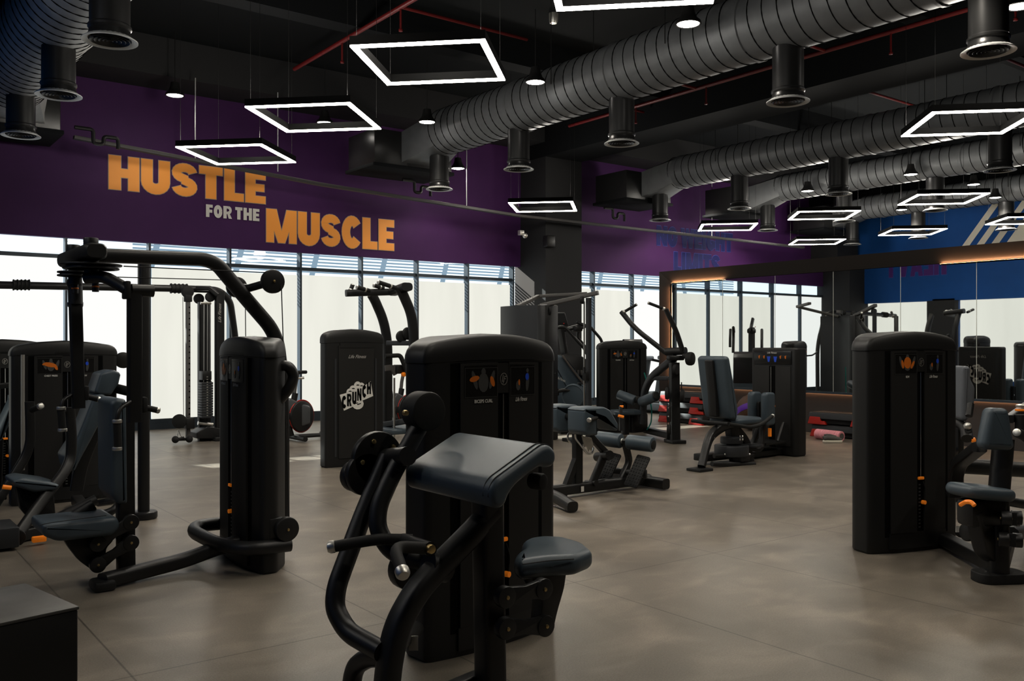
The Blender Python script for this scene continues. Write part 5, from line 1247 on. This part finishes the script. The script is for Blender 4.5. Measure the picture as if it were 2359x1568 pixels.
m = MB(); m.pslab(Pz([(1285,818),(1310,813),(1335,818),(1352,830),(1352,900),(1346,884),(1303,830)],zs+.05), V((-SN,-CS,0)), .60, .02, 2); part('rear_cover', m, FRAME, t)
m = MB()
for px in (1316,1324,1332,1340,1348): m.box(W(px,858,zs-.28), (.035,.02,.09), .004, u=V((CS,-SN,0)), v=V((SN,CS,0)))
part('step_tread', m, TRAY, t)
m = MB(); m.bar(Pz([(1302,822),(1294,772),(1288,748)]), .12, .07, 0); part('console_post', m, FRAME, t)
m = MB(); m.pslab(Pz([(1271,719),(1301,719),(1310,751),(1281,752)]), V((-SN,-CS,-.2)), .05, .015, 3); cs = part('console', m, STEEL_GREY, t)
m = MB(); m.pslab(Pz([(1275,722),(1299,722),(1306,746),(1283,747)],zs-.035), V((-SN,-CS,-.2)), .008, .002, 1); part('screen', m, SCREEN, cs)
m = MB(); m.disc(W(1299,745,zs-.07), V((-SN,-CS,0)), .012, .012, .003, 12); part('stop_button', m, RED, cs)
m = MB()
for dz, dx in ((-.2,0),(.35,45)):
    m.tube([W(1268+dx*.6,760,zs+dz),W(1300+dx,750-dx*.1,zs+dz),W(1318+dx*.2,772,zs+dz),W(1346+dx*.1,802,zs+dz),W(1352+dx*.05,815,zs+dz)], .028, .1, 10)
m.tube([W(1328,742,zs),W(1350,750,zs),W(1345,754,zs),W(1320,756,zs),W(1295,762,zs)], .026, .05, 10); m.tube([W(1361,754,zs+.4),W(1384,780,zs+.4),W(1390,800,zs+.4)], .026, .05, 10); m.box(W(1330,757,zs), (.16,.12,.10), .03); part('handrail', m, FRAME, t)
m = MB(); c0 = W(1283,872,zs-.375); put_text(m, 'Life Fitness', lambda u, v: c0+V((CS,-SN,0))*u+ZA*(v-.45*u), 0, .14, 0, .05, shear=.4, bold=.012); part('maker_print', m, WHITE, t)

# ---------------------------------------------------------------- rowing / arc trainer housing
zs = 14.5
t = thing('arc_trainer', 'round fronted cardio machine housing in front of the stair climber', 'exercise machine', V((W(1325,1000,zs).x,W(1325,1000,zs).y,0)))
nf = V((-SN*.9+CS*-.35, -CS*.9+SN*.35, 0)).normalized()
c = W(1322,912,zs)
m = MB(); m.disc(c, nf, .197, .10, .03, 36); part('round_cover', m, CLIMBER, t)
m = MB(); u, v_ = perp(nf); m.tube([c+nf*.052+(u*math.cos(2*math.pi*k/36)+v_*math.sin(2*math.pi*k/36))*.176 for k in range(36)], .007, 0, 6, closed=True); part('cover_ring', m, CLIMBER, t)
m = MB(); m.pslab([W(a,b,zs+.15) for a, b in ((1318,886),(1340,884),(1358,894),(1362,920),(1362,975),(1306,975),(1304,925))], V((-SN,-CS,0)), .34, .06, 4, rad=.04); part('housing', m, CLIMBER, t)
m = MB(); m.tube([W(1275,903,zs),W(1300,898,zs),W(1322,900,zs)], .03, .03, 10); m.box(W(1280,903,zs), (.10,.08,.12), .02); part('side_arm', m, FRAME, t)
m = MB(); m.box((W(1320,980,zs).x,W(1320,980,zs).y,.04), (.8,.36,.08), .015); m.bar([W(1335,940,zs+.15),V((W(1335,940,zs+.15).x,W(1335,940,zs+.15).y,.03))], .25, .2, 0, up=YA); part('base_frame', m, FRAME, t)
m = MB(); m.disc(W(1336,883,zs), ZA, .04, .03); part('pivot_cap', m, STEEL_GREY, t)
# upright bike further along the windows
def cardio(x, y, label, name='treadmill', rz=0):
    t = thing(name, label, 'treadmill', (x,y,0), 'treadmills by the windows')
    m = MB(); m.bx(x-.38,x+.38,y-.95,y+.95,.05,.20,.03); part('deck', m, CARDIO, t)
    m = MB(); m.bx(x-.26,x+.26,y-.93,y+.55,.19,.215,.006); part('belt', m, RUBBER, t)
    m = MB(); m.bx(x-.36,x+.36,y+.50,y+.98,.15,.34,.06); part('motor_cover', m, CARDIO, t)
    for sg in (-1,1):
        m = MB(); m.bar([(x+sg*.36,y+.62,.10),(x+sg*.36,y+.42,1.12)], .12, .05, 0, up=XA); part('upright', m, CARDIO, t)
        m = MB(); m.tube([(x+sg*.36,y+.44,1.08),(x+sg*.36,y+.0,1.02),(x+sg*.36,y-.12,.95)], .028, .08, 10); part('handrail', m, FRAME, t)
    m = MB(); m.box((x,y+.42,1.10), (.80,.26,.09), .03); part('console_base', m, CARDIO, t)
    m = MB(); m.pslab([(x-.28,y+.46,1.18),(x+.28,y+.46,1.18),(x+.28,y+.56,1.50),(x-.28,y+.56,1.50)], (0,-1,.3), .05, .012); c = part('console', m, STEEL_GREY, t)
    m = MB(); m.pslab([(x-.25,y+.436,1.20),(x+.25,y+.436,1.20),(x+.25,y+.53,1.48),(x-.25,y+.53,1.48)], (0,-1,.3), .006, .001); part('screen', m, SCREEN, c)
    m = MB(); m.tube([(x-.05,y+.30,1.16),(x+.05,y+.30,1.16)], .018, 0, 8); part('stop_key', m, RED, c)
    return t
c0 = cardio(13.75,13.3,'treadmill seen through the gap between the pulldown tower and its column')
dup(c0,(15.0,13.4,0),'treadmill standing beyond the end of the mirror partition')

# ---------------------------------------------------------------- stacked aerobic steps
SG = 'black and red aerobic steps'
def step(x, y, z, label, ln=1.02):
    t = thing('aerobic_step', label, 'aerobic step', (x,y,z), SG)
    m = MB(); h = .095
    pr = fil2([(-.21,-.0),(.21,-.0),(.185,h),(-.185,h)],.012)
    m.slab([(a,b) for a, b in pr], (x,y,z+.085), XA, ZA, ln, .012, 2); part('deck', m, STEP_BLACK, t)
    m = MB(); m.bx(x-.17,x+.17,y-ln/2+.03,y+ln/2-.03,z+.085+h-.002,z+.085+h+.006,.003); part('top_mat', m, RUBBER, t)
    for sg in (-1,1):
        m = MB(); yc = y+sg*(ln/2-.15)
        m.slab(fil2([(-.17,0),(.17,0),(.145,.12),(.02,.12),(-.005,.055),(-.06,.055),(-.085,.12),(-.14,.12)] if False else [(-.16,0),(.16,0),(.13,.055),(.07,.055),(.055,.115),(-.12,.115)],.008), (x-.185,yc,z), -YA, ZA, .06, .006, 2)
        m.slab(fil2([(-.16,0),(.16,0),(.13,.055),(.07,.055),(.055,.115),(-.12,.115)],.008), (x+.185,yc,z), -YA, ZA, .06, .006, 2)
        m.bx(x-.18,x+.18,yc-.10,yc+.10,z+.0,z+.05); part('riser', m, RED, t)
    m = MB(); m.bx(x-.16,x+.16,y-ln/2+.03,y+ln/2-.03,z+.02,z+.088); part('underside', m, RUBBER, t)
    return t
sx, sy = 12.21, 10.92
e0 = step(sx, sy, .0, 'bottom step of the three high stack beside the pulldown column')
dup(e0,(sx,sy,.186),'middle step of the three high stack beside the pulldown column')
dup(e0,(sx+.01,sy-.02,.372),'top step of the three high stack beside the pulldown column')
dup(e0,(12.21,7.75,.0),'lower of two stacked steps beside the pink foam roller')
dup(e0,(12.21,7.79,.186),'upper of two stacked steps beside the pink foam roller')
# ---------------------------------------------------------------- things on the floor and small objects
p, q = WX(1882,990,11.72), WX(1944,992,11.66)
t = thing('foam_roller', 'pink textured foam roller lying on the floor by the steps', 'foam roller', ((p+q)/2).to_tuple()[:2]+(0,))
p = WX(1882,990,11.72); q = WX(1944,992,11.66); p.z = q.z = .075; d = (q-p).normalized()
m = MB(); pr = [(.045,0)]
for k in range(12): pr += [(.068,.002+k*.0375),(.075,.008+k*.0375),(.075,.030+k*.0375),(.068,.0365+k*.0375)]
pr += [(.045,.45)]; m.lathe(pr, p, d, 24); m.lathe([(.045,0),(.045,.45)], p, d, 20); part('foam_body', m, PINK, t)
m = MB(); m.lathe([(.046,.452),(.0,.45)], p, d, 20); part('hollow_end', m, SHOEGREY, t)
p = WX(1918,1001,11.44); p.z = 0
t = thing('training_shoe', 'grey training shoe with white sole lying in front of the pink roller', 'shoe', p)
u = V((CS,-SN,0)); v_ = V((SN,CS,0))
m = MB(); m.slab(fil2([(-.14,-.035),(.02,-.04),(.12,-.05),(.15,0),(.12,.045),(.0,.035),(-.14,.035)],.03), p+ZA*.018, u, v_, .036, .01); part('sole', m, SHOEWHITE, t)
m = MB(); m.sweep([p+u*a+ZA*z for a, z in ((-.13,.06),(-.08,.075),(.0,.065),(.08,.05),(.13,.04))], circ(.04,12), up=ZA, scale=[.8,1,.95,.85,.4]); part('upper', m, SHOEGREY, t)
m = MB(); m.tube([p+u*-.12+ZA*.11,p+u*-.05+ZA*.115,p+u*.05+ZA*.09], .012, .03, 8); part('laces', m, SHOEGREY, t)
c = WH(1694,975,.0); c = W(1696,948,12.6)
t = thing('medicine_ball', 'brown ball with purple band, behind the hip machine seat', 'ball', (12.05,9.35,.0))
m = MB(); m.ball((12.05,9.35,.30), .30, 24); part('ball_body', m, BALLBROWN, t)
m = MB(); m.lathe([(.297,-.05),(.302,-.03),(.304,.0),(.302,.03),(.297,.05)], (12.05,9.35,.30), V((.3,.5,1)), 28); part('colour_band', m, BALLPURPLE, t)
# plyo box at the bottom left
t = thing('plyo_box', 'dark flat topped box cut off by the bottom left corner', 'box', (.2,3.7,0))
P0 = WH(180,1402,.50); P1 = WH(0,1441,.50); P2 = WH(102,1350,.50)
dx = (P1-P0).normalized(); dy = V((-dx.y*1,dx.x,0)); dy = dy if dy.y > 0 else -dy
w_ = 1.25; l_ = .46
poly = [P0,P0+dx*w_,P0+dx*w_+dy*l_,P0+dy*l_]
m = MB(); m.pslab([p-ZA*.25 for p in poly], ZA, .496, .006, 2); part('box_body', m, FRAME, t)
m = MB(); m.pslab([p+ZA*.004 for p in [P0+V((.004,-.004,0)),P0+dx*w_,P0+dx*w_+dy*l_,P0+dy*l_]], ZA, .012, .004, 2); part('box_top', m, mat('worn_grey_top',(.075,.073,.068),.45,noise=(9,.25)), t)
m = MB()
for a, b in ((.30,.07),(.30,.38),(.9,.07)): m.disc(P0+dx*a+dy*b+ZA*.0105, ZA, .012, .004, .001, 10)
part('screw_head', m, VOID, t)
# fire extinguisher on the corner column (seen in the mirrors)
c = V((1.985,14.75,1.0)); t = thing('fire_extinguisher', 'red fire extinguisher hung on the corner column, reflected in the mirrors', 'fire extinguisher', c)
m = MB(); m.lathe([(0,-.25),(.07,-.25),(.075,-.23),(.075,.18),(.05,.24),(.025,.26),(0,.26)], c, ZA, 20); part('cylinder', m, RED, t)
m = MB(); m.lathe([(.0755,-.12),(.0765,-.1),(.0765,.05),(.0755,.07)], c, ZA, 20); part('label_band', m, WHITE, t)
m = MB(); m.lathe([(.0755,-.24),(.0765,-.22),(.0765,-.16),(.0755,-.15)], c, ZA, 20); part('lower_band', m, BLPRINT, t)
m = MB(); m.box(c+ZA*.29, (.05,.12,.05), .01); m.tube([c+V((0,.05,.28)),c+V((0,.11,.2)),c+V((0,.1,-.1))], .012, .05, 8); part('valve', m, FRAME, t)
m = MB(); m.bx(1.895,1.93,14.70,14.80,.8,1.1); part('wall_bracket', m, FRAME, t)

# ================================================================ light, sky, camera
w = bpy.data.worlds.new('bright_overcast_sky'); SC.world = w; w.use_nodes = True
bg = w.node_tree.nodes['Background']; bg.inputs[0].default_value = (.92,.96,1.0,1); bg.inputs[1].default_value = 1.15
sd = bpy.data.lights.new('sun', 'SUN'); sd.energy = 14; sd.angle = math.radians(.6); sd.color = (1,.95,.86)
so_ = bpy.data.objects.new('sun', sd); COL.objects.link(so_); so_.rotation_euler = V((.26,-.86,-.50)).to_track_quat('-Z','Y').to_euler()
cd = bpy.data.cameras.new('camera'); cam = bpy.data.objects.new('camera', cd); COL.objects.link(cam)
cam.location = (0,0,EYE); cam.rotation_euler = (math.radians(90),0,-YAW)
cd.sensor_width = 36; cd.lens = F/2359*36; cd.shift_y = 6/2359; cd.clip_start = .05; cd.clip_end = 200
SC.camera = cam
SC.view_settings.view_transform = 'Standard'; SC.view_settings.look = 'None'
SC.view_settings.exposure = 0.45; SC.view_settings.gamma = 0.85
SC.cycles.use_denoising = True
SC.cycles.max_bounces = 7; SC.cycles.diffuse_bounces = 4; SC.cycles.glossy_bounces = 4; SC.cycles.transparent_max_bounces = 8
SC.cycles.sample_clamp_indirect = 4.0
SC.cycles.caustics_reflective = False; SC.cycles.caustics_refractive = False
